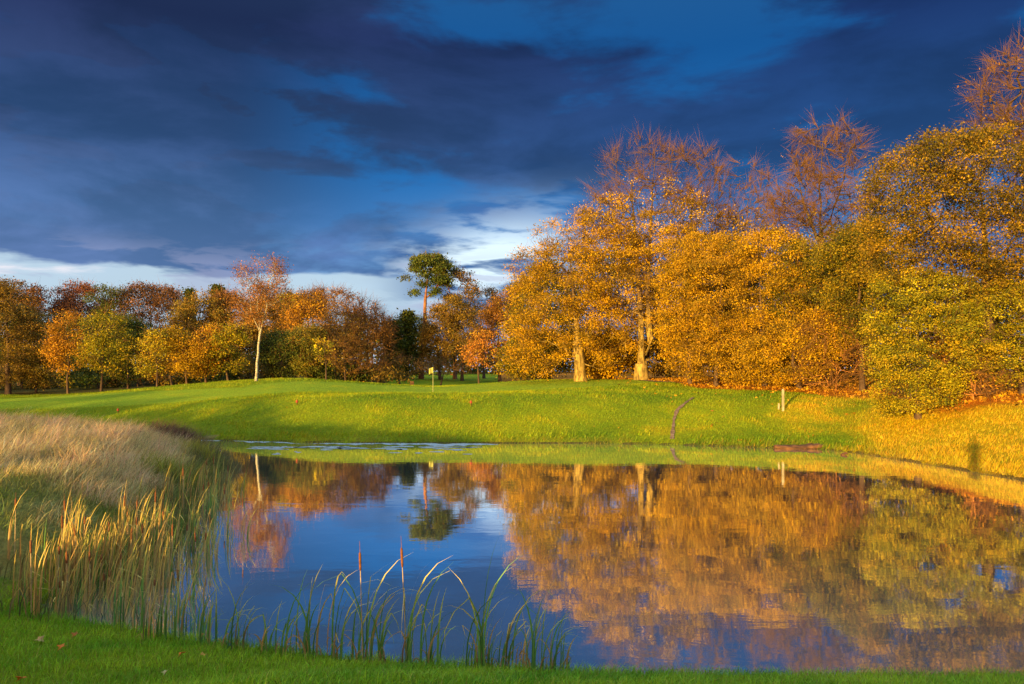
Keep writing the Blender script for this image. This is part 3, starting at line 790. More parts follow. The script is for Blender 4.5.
conifer('pointed dark green conifer left of the brown thicket end', 393, 88, 322, 13, DARKG)
conifer('taller dark green conifer next to the tall pine', 408, 90, 312, 14, DARKG)
conifer('narrow dark conifer spire behind the mixed bushes on the left', 217, 96, 286, 9, DARKG)
conifer('small dark conifer tip rising over the brown beech on the left', 189, 104, 289, 7, DARKG)

# birch
D = 58
tree('tall birch with white trunk and airy russet crown on the rise', 'birch_tree', 'tree', 256, D,
     [(262, 275, 26, 20), (250, 292, 18, 18), (275, 292, 17, 18), (262, 305, 26, 18), (240, 312, 9, 16)], BIRCHP, K=520, per=60, spread=.34, size=.095, r0=.11, bark=BARK_BIRCH, wig=.05, twigs=9, twl=1.0, tww=.018, droop=.35, step=.6,
     forks=[[(0, 0, 0), (.15, 0, 2.2), (.25, 0, zz(330, D, 256)), (.1, .1, zz(300, D, 256)), (xx(257, 256, D), 0, zz(264, D, 256))],
            [(.2, 0, zz(336, D, 256)), (xx(266, 256, D), -.2, zz(315, D, 256)), (xx(272, 256, D), -.2, zz(272, D, 256))],
            [(.2, 0, zz(330, D, 256)), (xx(251, 256, D), .2, zz(312, D, 256)), (xx(246, 256, D), .2, zz(280, D, 256))]])
tree('thin young tree with sparse yellow leaves on the rise', 'small_tree', 'tree', 326, 61,
     [(325, 352, 9, 14), (320, 345, 6, 8)], YELLOWP, K=60, per=16, spread=.2, size=.15, r0=.055, twigs=5, twl=.6, tww=.018)

# left hand wood, front row
fg = 'front row of the left wood'
for px, D, lb, pal, lab, o in [
    (8, 62, [(2, 340, 32, 48), (12, 318, 24, 30)], BROWN, 'big brown-olive tree at the left edge of the view', dict(K=520, per=140, r0=.2, twigs=8)),
    (36, 64, [(36, 345, 24, 40), (40, 365, 22, 22)], [(.26, .16, .02), (.2, .15, .02), (.34, .2, .02), (.12, .10, .02)], 'olive-brown bushy tree second from the left edge', dict(K=420, per=140, twigs=6)),
    (68, 61, [(67, 335, 13, 26), (68, 356, 17, 18)], ORANGE, 'slender orange tree with pale trunk in the left row', dict(K=260, per=110)),
    (101, 60, [(104, 335, 20, 26), (108, 356, 24, 20)], GREENY, 'rounded yellow-green tree with short pale trunk in the left row', dict(K=300, per=120)),
    (128, 64, [(128, 350, 18, 34)], DARKG, 'dark green shaded bush beside the rounded yellow-green tree', dict(K=300, per=150)),
    (157, 60, [(156, 348, 13, 20), (150, 362, 11, 15)], YELLOWP, 'small yellow tree with thin pale trunk in the left row', dict(K=220, per=90, r0=.07)),
    (187, 61, [(187, 358, 18, 22), (180, 340, 12, 16)], GOLD, 'golden bushy tree with orange skirt left of the birch', dict(K=300, per=140)),
    (206, 62, [(208, 350, 16, 28)], ORANGE, 'orange-leaved bushy tree two along from the birch', dict(K=300, per=140)),
    (228, 62, [(226, 352, 16, 26), (234, 340, 10, 16)], GREENY, 'yellow-green bush just left of the birch', dict(K=300, per=140)),
    (282, 66, [(284, 354, 22, 24)], DARKG, 'dark evergreen bush just right of the birch', dict(K=300, per=150)),
    (306, 66, [(308, 350, 18, 26)], [(.16, .16, .02), (.24, .2, .02), (.10, .12, .02), (.36, .22, .02)], 'dark olive bush behind the thin young yellow tree', dict(K=300, per=150)),
    (172, 63, [(170, 370, 22, 12)], ORANGE, 'low orange shrub beneath the small yellow tree', dict(K=90, per=40)),
    (345, 66, [(345, 345, 20, 34)], BROWN, 'brown twiggy bush right of the thin young tree', dict(K=320, per=40, twigs=16)),
    (372, 68, [(370, 348, 22, 32)], RUST, 'russet bare bush at the right end of the left wood', dict(K=320, per=30, twigs=16)),
    (400, 72, [(400, 366, 26, 12)], BROWN, 'low brown scrub at the foot of the conifers', dict(K=130, per=20, twigs=12)),
    (440, 76, [(442, 368, 26, 8)], [(.16, .10, .05), (.12, .09, .05), (.2, .13, .06), (.1, .08, .05)], 'low grey-brown scrub at the foot of the tall pine', dict(K=110, per=14, twigs=12)),
]:
    kw = dict(K=260, per=130, spread=.38, size=.115, r0=.09, twigs=4, twl=1.2, tww=.03); kw.update(o)
    nm = 'shrub' if ('bush' in lab and 'tree' not in lab.split(' beside')[0].split(' behind')[0].split(' right of')[0].split(' two')[0]) or 'shrub' in lab or 'scrub' in lab else 'small_tree'
    tree(lab, nm, 'shrub' if nm == 'shrub' else 'tree', px, D, lb, pal, group=fg, **kw)
# second row and rear
rg = 'rear trees of the left wood'
for px, D, lb, pal, lab, o in [
    (-12, 84, [(-6, 325, 40, 42)], RUST, 'rusty brown tree rising behind the left edge', {}),
    (48, 88, [(46, 318, 34, 32), (28, 306, 18, 18)], MAROON, 'dark maroon beech behind the slender orange tree', dict(per=150)),
    (82, 92, [(82, 308, 26, 26)], [(.34, .10, .03), (.26, .08, .03), (.2, .06, .02), (.12, .05, .02)], 'red-brown beech behind the rounded yellow-green tree', {}),
    (103, 84, [(104, 300, 12, 15), (104, 335, 16, 24)], PINEG, 'round-topped green pine between the red beeches', dict(K=200, per=130)),
    (150, 88, [(152, 312, 34, 30), (138, 300, 20, 16), (165, 300, 18, 14)], [(.22, .09, .03), (.15, .07, .03), (.28, .12, .03), (.09, .05, .02)], 'broad dark brown beech forming the highest hump on the left', dict(K=480)),
    (200, 78, [(202, 325, 26, 32), (190, 330, 18, 22)], [(.28, .17, .02), (.22, .16, .02), (.36, .2, .02), (.16, .12, .02)], 'olive-amber tree above the orange bushes left of the birch', {}),
    (236, 80, [(234, 325, 22, 34), (226, 310, 12, 16)], RUST, 'russet tree immediately behind the birch on its left', dict(twigs=10)),
    (268, 76, [(270, 330, 24, 36)], [(.42, .2, .02), (.34, .17, .02), (.46, .26, .02), (.22, .12, .02)], 'amber tree immediately behind the birch on its right', dict(twigs=8)),
    (288, 86, [(288, 312, 16, 18)], YELLOWP, 'yellow-topped tree peeping over the amber one', {}),
    (312, 74, [(312, 328, 26, 34)], ORANGE, 'orange-brown tree behind the thin young tree', dict(twigs=10, per=60)),
    (340, 84, [(340, 322, 26, 32)], RUST, 'reddish bare-twigged tree in the middle of the wood edge', dict(per=34, twigs=16)),
    (368, 86, [(368, 328, 24, 28)], BIRCHP, 'pinkish brown bare-twigged tree before the sky gap', dict(per=26, twigs=16)),
    (312, 94, [(312, 306, 14, 16)], RUST, 'bare reddish treetop above the orange-brown tree', dict(per=20, twigs=16)),
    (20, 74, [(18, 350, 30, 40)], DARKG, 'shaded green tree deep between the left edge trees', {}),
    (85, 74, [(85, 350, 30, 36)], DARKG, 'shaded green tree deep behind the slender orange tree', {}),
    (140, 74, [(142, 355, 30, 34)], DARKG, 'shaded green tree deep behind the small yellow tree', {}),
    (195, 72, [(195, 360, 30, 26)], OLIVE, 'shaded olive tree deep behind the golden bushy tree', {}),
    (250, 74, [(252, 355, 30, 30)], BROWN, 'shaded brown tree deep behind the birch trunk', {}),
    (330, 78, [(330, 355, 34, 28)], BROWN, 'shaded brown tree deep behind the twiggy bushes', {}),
    (-70, 80, [(-70, 330, 50, 50)], BROWN, 'brown tree beyond the left edge of the view', {}),
]:
    kw = dict(K=400, per=140, spread=.52, size=.16, r0=.17, twigs=6, twl=1.5, tww=.035); kw.update(o)
    tree(lab, 'broadleaf_tree', 'tree', px, D, lb, pal, group=rg, **kw)

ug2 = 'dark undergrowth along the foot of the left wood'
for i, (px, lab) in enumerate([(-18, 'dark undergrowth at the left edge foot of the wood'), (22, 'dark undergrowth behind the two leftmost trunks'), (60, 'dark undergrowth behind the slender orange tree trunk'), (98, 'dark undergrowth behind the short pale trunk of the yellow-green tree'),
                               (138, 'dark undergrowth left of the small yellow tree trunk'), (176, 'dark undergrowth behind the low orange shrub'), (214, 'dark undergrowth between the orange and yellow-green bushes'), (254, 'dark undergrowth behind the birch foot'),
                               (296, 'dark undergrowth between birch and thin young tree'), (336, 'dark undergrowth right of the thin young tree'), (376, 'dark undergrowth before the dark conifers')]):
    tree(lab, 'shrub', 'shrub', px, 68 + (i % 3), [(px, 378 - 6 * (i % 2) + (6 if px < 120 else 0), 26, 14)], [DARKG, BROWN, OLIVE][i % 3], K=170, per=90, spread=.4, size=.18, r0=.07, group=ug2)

# the wooded skyline beyond everything
n = 2600; a = np.linspace(-1.05, .75, n); dd = 190 + 30 * np.sin(a * 9) + rng.normal(0, 8, n)
cz = rng.random(n) * (9.5 + 1.8 * np.sin(a * 23) + 1.2 * np.sin(a * 57))
c = np.stack([dd * a, dd, 2 + cz], -1)
lv, lq, lc = leaves(c, 22, 1.4, .75, BROWN + DARKG[:2] + RUST[:2], (3, 3, 2, 3, 2, 2, 2, 2))
o = mesh_obj('distant_wood', lv, lq, LEAF, col=lc); tag(o, 'brown and green far-off wood closing the horizon', 'wood', kind='stuff')

# trees behind the viewer: they throw the long shade bands over the far bank
bh = 'trees on the sunward side behind the viewer'
for p_, hh, lab in [(-24, 4.7, 'lowest bushy tree of the row behind the viewer'), (-28, 4.9, 'second tree of the row behind the viewer'), (-32, 6.2, 'third tree of the row behind the viewer'),
                    (-35.5, 6.8, 'fourth tree of the row behind the viewer'), (-40, 6.2, 'fifth tree of the row behind the viewer'), (-45.5, 6.6, 'sixth tree of the row behind the viewer'), (-51, 7.2, 'seventh tree of the row behind the viewer'), (-60, 9.6, 'third from last, tall tree of the row behind the viewer'), (-67, 10.2, 'last but one, tall tree of the row behind the viewer'), (-74, 9.8, 'last tall tree of the row behind the viewer')]:
    lx, ly = math.sin(SUN_AZ), math.cos(SUN_AZ); tx, ty = ly * p_ + lx * -35, -lx * p_ + ly * -35
    z0 = float(height(np.array([tx]), np.array([ty]))[0]); root = thing('small_tree', lab, 'tree', (tx, ty, z0), bh); hz = hh - z0
    pts = in_lobes([(0, 0, hz * .5, 2.6, 2.6, hz * .5)], 120, .4)
    N, par, rad, main, tips = skeleton([[(0, 0, 0), (.1, 0, hz * .7)]], pts, .14)
    V, Q = tubes(N, par, rad, main); mesh_obj('trunk', V, Q, BARK, root, smooth=True)
    lv, lq, lc = leaves(N[tips], 45, .4, .25, GOLD, (3, 3, 2, 2)); mesh_obj('crown', lv, lq, LEAF, root, col=lc)

# fallen leaves under the right wood
n = 26000
D = rng.uniform(26, 58, n); x = rng.uniform(5, 34, n); sd, nz, nf, lit, wood, rough, left, mown = zones(x, D)
k = (sd > .1) & (rng.random(n) < lit * .95 + .012); x, D = x[k], D[k]; c = np.stack([x, D, height(x, D) + .03], -1)
lv, lq, lc = leaves(c, 1.2, .05, .13, ORANGE, (3, 3, 2, 2))
o = mesh_obj('leaf_litter', lv, lq, LEAF, col=lc); tag(o, 'orange fallen leaves carpeting the ground under the right wood', 'fallen leaves', kind='stuff')


# ------------------------------------------------------------------ small things
def cyl(bot, top, r0, r1, k=10, cap=True, wob=0):
    bot, top = np.array(bot, float), np.array(top, float); d = top - bot; d /= np.linalg.norm(d)
    u = np.cross(d, (0, 0, 1) if abs(d[2]) < .9 else (1, 0, 0)); u /= np.linalg.norm(u); v = np.cross(d, u)
    a = np.arange(k) / k * 2 * math.pi; ring = u[None] * np.cos(a)[:, None] + v[None] * np.sin(a)[:, None]
    V = np.concatenate([bot + ring * r0, top + ring * r1]); j = np.arange(k)
    Q = np.stack([j, (j + 1) % k, k + (j + 1) % k, k + j], -1)
    return V, [Q, np.array([j[::-1]]), np.array([k + j])] if cap else [Q]


def boxm(lo, hi):
    x0, y0, z0 = lo; x1, y1, z1 = hi
    V = np.array([(x0, y0, z0), (x1, y0, z0), (x1, y1, z0), (x0, y1, z0), (x0, y0, z1), (x1, y0, z1), (x1, y1, z1), (x0, y1, z1)], float)
    Q = np.array([(3, 2, 1, 0), (4, 5, 6, 7), (0, 1, 5, 4), (1, 2, 6, 5), (2, 3, 7, 6), (3, 0, 4, 7)])
    return V, Q


def bevel(o, w=.01):
    m = o.modifiers.new('bevel', 'BEVEL'); m.width = w; m.segments = 2
    return o


# flagstick on the green
D = 52.0; X = P(433, D); z0 = T0(433, D) + .05
fl = thing('golf_flag', 'golf flagstick with small yellow flag on the putting green', 'golf flag', (X, D, z0))
simple_mat('cream_pole', (.36, .34, .16), (.46, .44, .24), 6, .5, .05)
V, Fc = cyl((0, 0, 0), (0, 0, 1.75), .018, .014, 8); mesh_obj('pole', V, Fc, MATS['cream_pole'], fl)
gx, gz = np.meshgrid(np.linspace(0, 1, 9), np.linspace(0, 1, 6))
V = np.stack([-.02 - .0 * gx + gx * .26 * 1.0 * -1 + .5 * 0, .05 * np.sin(gx * 5 + gz), 1.74 - gz * (.42) - gx * .10], -1).reshape(-1, 3)
i = (np.arange(5)[:, None] * 9 + np.arange(8)[None]).ravel()
o = mesh_obj('flag', V, np.stack([i, i + 1, i + 10, i + 9], -1), YELLOW, fl, smooth=True); m = o.modifiers.new('thick', 'SOLIDIFY'); m.thickness = .008

# white post and its short neighbour on the right bank
a = gp(783, 411, 30, 60)
po = thing('marker_post', 'tall pale wooden post on the far bank before the orange thicket', 'post', (a[0], a[1], float(height(*[np.array([v]) for v in a])[0]) - .05))
V, Q = boxm((-.05, -.05, 0), (.05, .05, 1.1)); bevel(mesh_obj('post', V, Q, WOOD, po), .012)
V, Fc = cyl((0, 0, 1.1), (0, 0, 1.14), .065, .03, 4); mesh_obj('cap', V, Fc, WOOD, po)
a = gp(779, 410, 30, 60)
V, Fc = cyl((0, 0, -.05), (.02, 0, .3), .05, .045, 8)
o = mesh_obj('stake', V, Fc, WOOD); o.location = (a[0] - .02, a[1], float(height(*[np.array([v]) for v in a])[0]))
tag(o, 'short pale stake just left of the tall post', 'stake')

# half sunk log
D = 31.3; X = P(803, D)
nlg = 26; s = np.linspace(-1, 1, nlg); K = 14; V = []
for q, t_ in enumerate(s):
    r = .17 * (1 - abs(t_) ** 5 * .45) * (1 + .14 * math.sin(q * 1.9) + .08 * math.sin(q * 4.3))
    for j in range(K):
        an = j / K * 2 * math.pi
        V.append((t_ * 1.3, .3 * math.cos(an) * (r / .17) + .05 * math.sin(t_ * 3), .04 + math.sin(an) * .75 * r * (1 + .12 * math.sin(j * 5 + q * .8)) + .03 * math.sin(t_ * 4)))
i = (np.arange(nlg - 1)[:, None] * K + np.arange(K)[None]).ravel(); j = (np.arange(nlg - 1)[:, None] * K + (np.arange(K)[None] + 1) % K).ravel()
lg = mesh_obj('log', np.array(V), [np.stack([i, j, j + K, i + K], -1), np.array([np.arange(K)[::-1]]), np.array([np.arange(K) + (nlg - 1) * K])], LOGM, smooth=True)
lg.location = (X, D - .25, 0.0); tag(lg, 'reddish brown log lying half sunk at the far waterline', 'log')
a = wp(844, 455)
V, Fc = cyl((-.1, 0, .0), (.12, .03, .08), .06, .04, 8)
o = mesh_obj('snag', V, Fc, LOGM); o.location = (a[0], a[1], 0); tag(o, 'tiny dark snag poking from the water right of the log', 'snag')

# small red ground markers and a brown marker by the green
for px, py, lab in [(118, 413, 'small red ground marker on the left fairway'), (297, 405, 'small red ground marker below the birch'), (471, 406, 'small faint red ground marker right of the flag')]:
    a = gp(px, py, 38, 60); z = float(height(*[np.array([v]) for v in a])[0])
    r_ = thing('ground_marker', lab, 'marker', (a[0], a[1], z), 'red ground markers')
    V, Fc = cyl((0, 0, -.05), (0, 0, .16), .03, .03, 8); mesh_obj('stake', V, Fc, LOGM, r_)
    V, Fc = cyl((0, 0, .12), (0, 0, .26), .08, .05, 10); mesh_obj('head', V, Fc, REDP, r_, smooth=False)
D = 66; X = P(412, D)
V, Q = boxm((-.18, -.1, 0), (.18, .1, .42)); o = bevel(mesh_obj('tee_box_sign', V, Q, LOGM), .03); o.location = (X, D, T0(412, D)); tag(o, 'small brown box marker behind the putting green', 'marker')

# film by the far bank, painted in place of sky mirrored by ripples
m_, t_ = material('sky_reflection')
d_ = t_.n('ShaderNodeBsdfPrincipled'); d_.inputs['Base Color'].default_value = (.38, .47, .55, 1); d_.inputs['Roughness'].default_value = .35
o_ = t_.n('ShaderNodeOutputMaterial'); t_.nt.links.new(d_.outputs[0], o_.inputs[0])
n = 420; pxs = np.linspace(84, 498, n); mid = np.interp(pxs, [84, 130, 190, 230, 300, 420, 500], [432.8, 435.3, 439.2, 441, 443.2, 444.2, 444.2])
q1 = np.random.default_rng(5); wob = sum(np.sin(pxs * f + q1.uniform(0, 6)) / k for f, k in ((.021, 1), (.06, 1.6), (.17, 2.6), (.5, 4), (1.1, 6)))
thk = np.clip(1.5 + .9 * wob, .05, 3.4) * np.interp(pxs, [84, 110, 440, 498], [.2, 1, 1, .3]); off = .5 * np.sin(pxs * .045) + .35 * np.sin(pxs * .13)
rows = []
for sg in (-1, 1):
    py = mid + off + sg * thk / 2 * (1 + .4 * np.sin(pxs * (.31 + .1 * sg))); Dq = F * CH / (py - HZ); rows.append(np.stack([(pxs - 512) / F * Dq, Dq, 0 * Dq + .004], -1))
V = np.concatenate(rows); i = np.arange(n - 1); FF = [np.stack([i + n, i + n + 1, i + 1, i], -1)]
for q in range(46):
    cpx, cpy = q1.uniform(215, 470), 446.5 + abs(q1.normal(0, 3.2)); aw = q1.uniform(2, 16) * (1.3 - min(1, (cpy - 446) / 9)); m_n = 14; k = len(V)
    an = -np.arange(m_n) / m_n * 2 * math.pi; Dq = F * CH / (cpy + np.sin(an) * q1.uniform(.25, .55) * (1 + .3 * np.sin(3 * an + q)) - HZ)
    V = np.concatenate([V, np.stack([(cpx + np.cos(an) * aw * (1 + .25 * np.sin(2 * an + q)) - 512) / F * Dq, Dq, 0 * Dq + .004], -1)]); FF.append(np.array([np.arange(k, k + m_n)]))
o = mesh_obj('sky_reflection', V, FF, m_); tag(o, 'pale grey-blue film of sky painted along the far waterline', 'reflection', kind='stuff')

# fallen leaves and a stone in the foreground lawn
def maple(label, px, py, s, colr, name='fallen_leaf'):
    D = np.arange(3.9, 9, .02); X = P(px, D); z = height(X, D); sy = HZ + F * (CH - z - .05) / D; k = int(np.argmin(np.abs(sy - py) + .02 * D))
    c = np.array([X[k], D[k], z[k] + .07])
    n = 10; V = [(0, 0, 0)]
    for q in range(n):
        a = q / n * 2 * math.pi; r = s * (1 if q % 2 == 0 else .48) * rng.uniform(.8, 1.15)
        V.append((r * math.cos(a), r * math.sin(a), .35 * r * math.sin(2 * a + 1)))
    T = np.array([(0, 1 + q, 1 + (q + 1) % n) for q in range(n)])
    o = mesh_obj(name, np.array(V), T, LEAF, col=np.tile(colr, (n, 1))); o.location = c
    o.rotation_euler = (rng.uniform(.15, .5), rng.uniform(-.3, .3), rng.uniform(0, 6))
    md = o.modifiers.new('thick', 'SOLIDIFY'); md.thickness = .003
    tag(o, label, 'leaf', 'fallen leaves on the lawn')


OR = (.70, .20, .03); TN = (.55, .33, .12)
for a in [('tan fallen leaf highest up the lawn on the left', 40, 641, .055, TN), ('orange fallen leaf below the tan one on the left lawn', 61, 649, .055, OR),
          ('orange fallen leaf in the bottom left corner of the lawn', 21, 680, .05, OR), ('dull orange fallen leaf close to the reed bed foot', 75, 636, .05, (.45, .15, .03)),
          ('orange fallen leaf on the lawn below the reed bed edge', 182, 655, .05, OR), ('small tan-orange leaf just right of the orange one below the reeds', 204, 656, .045, (.6, .27, .05)),
          ('pale straw-coloured leaf nearest the bottom edge of the lawn', 165, 674, .035, (.55, .45, .2))]:
    maple(*a)
D = 4.9; X = P(26, D)
r = np.random.default_rng(3); V = []; k1, k2 = 12, 7
for q in range(k2 + 1):
    for j in range(k1):
        th = q / k2 * math.pi; ph = j / k1 * 2 * math.pi; w = 1 + .18 * math.sin(3 * ph + q) + .1 * r.normal()
        V.append((.07 * math.sin(th) * math.cos(ph) * w, .05 * math.sin(th) * math.sin(ph) * w, .04 * math.cos(th)))
i = (np.arange(k2)[:, None] * k1 + np.arange(k1)[None]).ravel(); j = (np.arange(k2)[:, None] * k1 + (np.arange(k1)[None] + 1) % k1).ravel()
o = mesh_obj('stone', np.array(V), np.stack([i, j, j + k1, i + k1], -1), STONE, smooth=True); o.location = (X, D, T0(26, D) + .10); tag(o, 'small grey stone in the lawn at lower left', 'stone')


# ------------------------------------------------------------------ cattails
def cattail(x, y, hgt, nl, label, group, head=True, green=.7, sunlit_tip=.3, dead=1, lean=.25, top=None):
    z0 = float(max(height(np.array([x]), np.array([y]))[0], -.25)) - .03
    root = thing('cattail', label, 'cattail', (x, y, z0), group)
    Vs, Qs, Ts, cq, ct = [], [], [], [], []; off = 0
    for q in range(nl + dead):
        isd = q >= nl
        h = hgt * rng.uniform(.55, 1.12) * (.5 if isd else 1); a = rng.uniform(0, 6.28)
        w = rng.uniform(.014, .024); segs = 7
        ld = np.array([1 + .5 * rng.normal(), .6 * rng.normal(), 0]); ld /= np.linalg.norm(ld)
        if isd or rng.random() < .13: ld = np.array([math.cos(a), math.sin(a), 0])
        L = lean * rng.uniform(.4, 2.6) * (2.2 if isd else 1)
        kink = rng.random() < (.75 if isd else .24); kf = rng.uniform(.45, .85); kk = rng.uniform(.9, 2.0)
        b = np.array([rng.normal(0, .06), rng.normal(0, .05), 0]); sdv = np.array([math.cos(a), math.sin(a), 0]) ; pos = b.copy(); rows = []
        for s_ in range(segs + 1):
            f = s_ / segs; ww = w * (1 - f ** 2.5) + .0008
            rows += [pos - sdv * ww / 2, pos + sdv * ww / 2]
            ang = L * (.25 * f + 1.1 * f ** 2.4)
            if kink and f > kf: ang += kk
            pos = pos + (ld * math.sin(ang) + np.array([0, 0, math.cos(ang)])) * h / segs
        Vs.append(np.array(rows)); k = off + np.arange(segs) * 2
        Qs.append(np.stack([k, k + 1, k + 3, k + 2], -1)); off += len(rows)
        gcol = C(.11, .23, .045) * rng.uniform(.7, 1.5) if rng.random() < green else C(.50, .30, .10) * rng.uniform(.6, 1.2)
        if isd: gcol = C(.42, .25, .10) * rng.uniform(.6, 1.3)
        f = np.linspace(0, 1, segs)[:, None]; ty = C(.78, .60, .12)
        mixw = sst(f, .35, .85) * (sunlit_tip if rng.random() < .75 else 0)  # tips painted yellow in place of low sun catching them
        cq.append(gcol[None] * (1 - mixw) + ty[None] * mixw)
    mesh_obj('leaves', np.concatenate(Vs), np.concatenate(Qs), REED, root, col=np.concatenate(cq))
    if head:
        hh = top or hgt * .92; lx = rng.normal(0, .03)
        V, Fc = cyl((0, 0, 0), (lx * .8, 0, hh * .8), .006, .0045, 6); mesh_obj('stem', V, Fc, MATS['straw'], root)
        # the velvet head: rounded at both ends
        k = 10; prof = [(.80, .004), (.805, .010), (.82, .0125), (.90, .0135), (.945, .0125), (.955, .006), (.96, .003), (1.05, .002)]
        rows = [[(lx * f_ + r_ * math.cos(j / k * 6.283), r_ * math.sin(j / k * 6.283), hh * f_) for j in range(k)] for f_, r_ in prof]
        V = np.array(rows).reshape(-1, 3); m_ = len(prof); i = (np.arange(m_ - 1)[:, None] * k + np.arange(k)[None]).ravel(); j = (np.arange(m_ - 1)[:, None] * k + (np.arange(k)[None] + 1) % k).ravel()
        mesh_obj('seed_head', V, np.stack([i, j, j + k, i + k], -1), BROWNHEAD, root, smooth=True)
    return root


simple_mat('straw', (.40, .26, .12), (.55, .38, .20), 20, .8, .1)
# foreground clumps standing in the shallows, left to right: (px, water row, plant height m, leaves, head, label)
fgd = [
    (205, 655, .80, 7, 0, 'low green reed clump at the right foot of the reed bed'),
    (228, 655, .62, 6, 0, 'short thin reed clump third in from the reed bed'),
    (240, 657, .95, 7, 0, 'upright reed clump with one taller blade near the reed bed'),
    (272, 662, .68, 8, 0, 'small dark reed clump with a bent dead blade'),
    (287, 663, .95, 6, 0, 'reed clump with a single tall blade left of the open gap'),
    (313, 666, .95, 9, 0, 'bushy green reed clump left of the first brown cattail head'),
    (335, 669, 1.28, 7, 0, 'tall reed clump with pale arching tip left of the first brown head'),
    (363, 672, 1.25, 7, 1, 'cattail with slim brown seed head left of its taller mate'),
    (378, 672, .85, 8, 0, 'short tangled reed clump between the two brown cattail heads'),
    (407, 674, 1.32, 7, 1, 'cattail with thick brown seed head and pale yellow flag leaf in the middle'),
    (430, 674, .86, 8, 0, 'leaning green reed clump right of the middle cattail head'),
    (480, 679, 1.28, 8, 0, 'tall reed clump with yellow swept tips right of the open gap'),
    (504, 680, 1.05, 9, 0, 'fan of reeds with a drooping dark blade second from the right'),
    (534, 681, .98, 11, 0, 'widest green reed fan bent to the right'),
    (553, 681, .85, 7, 0, 'outermost low reed clump at the right end of the row')]
for px, py, h, nl, hd, lab in fgd:
    a = wp(px, py + 4)
    tip_sun = .95 if h > 1.0 else .4
    cattail(a[0], a[1], h * 1.04, nl + 1, lab, 'foreground reed clumps', bool(hd), .85, tip_sun, 4, .8, top=h * 1.0)
for q in range(13):
    px = rng.choice([rng.uniform(195, 440), rng.uniform(470, 560)]); a = wp(px, np.interp(px, [195, 300, 400, 560], [650, 663, 674, 683]) + rng.uniform(-4, 2))
    cattail(a[0], a[1], rng.uniform(.3, .75), int(rng.integers(2, 6)), 'short thin reed tuft scattered along the near waterline', 'thin scattered reed tufts', False, .6, .2, 2, .5)
# reed bed on the left: from the near edge at (40,615) up the shore
bed = 'cattails of the left reed bed'
sh = np.array([wp(*p) for p in [(62, 614), (72, 596), (100, 588), (135, 575), (165, 560), (185, 545), (196, 525), (205, 505), (215, 488)]])
cnt = 0
for q in range(190):
    s_ = rng.random() ** 1.25 * (len(sh) - 1.001); k = int(s_); p = sh[k] + (sh[k + 1] - sh[k]) * (s_ - k)
    p = p + np.array([rng.normal(.05, .42), rng.normal(-.25, .45)])
    if s_ < 1.5: p = p + np.array([rng.uniform(-.5, 1.2), rng.uniform(-.3, 1.2)])
    hd = q % 4 == 0
    front = s_ < 3
    grn = .22 if p[0] < -4.6 and p[1] < 12.5 else .42
    cattail(p[0], p[1], rng.uniform(.6, 1.3), rng.integers(6, 10), 'cattail with brown seed head standing in the dense left reed bed' if hd else 'leafy cattail without a head in the dense left reed bed',
            bed + (' with heads' if hd else ' without heads'), hd, grn, .5, 2, .3)
# short green reeds spreading from the bed towards the open water
for px, py in [(150, 652), (163, 648), (176, 650), (188, 640), (168, 630), (200, 636), (140, 640), (118, 640), (212, 628), (182, 622)]:
    a = wp(px, py)
    cattail(a[0], a[1], rng.uniform(.6, .95), 8, 'short green reed tuft in the shallows beside the reed bed', 'short reed tufts by the reed bed', False, .85, .15, 1, .25)


def tussock(label, px, D, h, n, ca, cb, lean=.6, name='grass_tussock', r=.35):
    X = P(px, D); th = rng.normal(0, r * .45, (2, n)); x, y = X + th[0], D + th[1]
    col = mixc(C(*ca) + 0 * x[:, None], C(*cb), rng.random(n))
    V, q, t, c = blades(x, y, height(x, y) - .02, h * rng.uniform(.6, 1.1, n), rng.uniform(.012, .022, n), lean, 0, jitcol(col, n), 3, 1.5)
    V = V - np.array([X, D, 0]); o = mesh_obj(name, V, [q, t], GRASS, col=c); o.location = (X, D, 0)
    tag(o, label, 'tussock', 'sedge tussocks along the left bank')


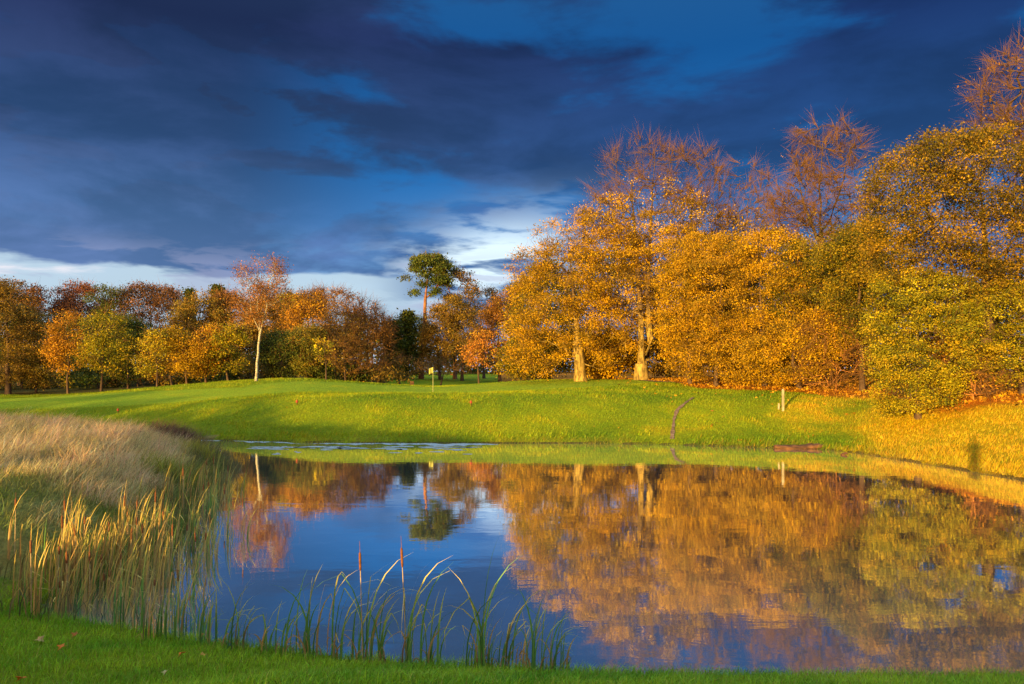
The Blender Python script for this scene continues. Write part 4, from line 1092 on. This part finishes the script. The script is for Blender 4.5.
tussock('dark brown sedge tussock at the tip of the left bank', 176, 28.5, 1.0, 1500, (.14, .07, .05), (.24, .13, .08), r=1.0)
tussock('yellow-leaved tussock in front of the dark brown one', 196, 25, .7, 500, (.45, .38, .04), (.3, .3, .05), r=.6)
tussock('lit yellow-green tussock above the reed bed', 168, 19, .75, 500, (.42, .36, .05), (.25, .28, .04), r=.7)

# ------------------------------------------------------------------ the photographer, whose long shadow reaches the far right bank
def photographer():
    px, py = -math.sin(SUN_AZ) * 1.1, -math.cos(SUN_AZ) * 1.1
    z0 = float(height(np.array([px]), np.array([py]))[0])
    J = [((0, 0, .95), .15), ((0, 0, 1.15), .14), ((0, 0, 1.38), .16), ((0, .01, 1.50), .065), ((0, .02, 1.58), .075), ((0, .03, 1.68), .095), ((0, .02, 1.77), .06),
         ((-.10, 0, .88), .10), ((-.12, .02, .48), .065), ((-.13, 0, .09), .045), ((-.13, .14, .03), .04),
         ((.10, 0, .88), .10), ((.12, .02, .48), .065), ((.13, 0, .09), .045), ((.13, .14, .03), .04),
         ((-.19, 0, 1.42), .065), ((-.27, .10, 1.17), .045), ((-.12, .30, 1.35), .035), ((-.06, .36, 1.38), .035),
         ((.19, 0, 1.42), .065), ((.27, .10, 1.17), .045), ((.12, .30, 1.35), .035), ((.06, .36, 1.38), .035)]
    E = [(0, 1), (1, 2), (2, 3), (3, 4), (4, 5), (5, 6), (0, 7), (7, 8), (8, 9), (9, 10), (0, 11), (11, 12), (12, 13), (13, 14), (2, 15), (15, 16), (16, 17), (17, 18), (2, 19), (19, 20), (20, 21), (21, 22)]
    me = bpy.data.meshes.new('person'); me.from_pydata([j[0] for j in J], E, []); o = bpy.data.objects.new('person', me); COL.objects.link(o)
    o.modifiers.new('skin', 'SKIN'); sv = me.skin_vertices[0].data
    for v, j in zip(sv, J): v.radius = (j[1], j[1] * .85)
    sv[0].use_root = True
    m = o.modifiers.new('sub', 'SUBSURF'); m.levels = m.render_levels = 2
    me.materials.append(simple_mat('dark_jacket', (.03, .035, .05), (.05, .055, .07), 8, .8, .1))
    o.location = (px, py, z0); o.rotation_euler = (0, 0, 0)
    tag(o, 'person in a dark jacket standing on the near bank with raised hands', 'person')


photographer()
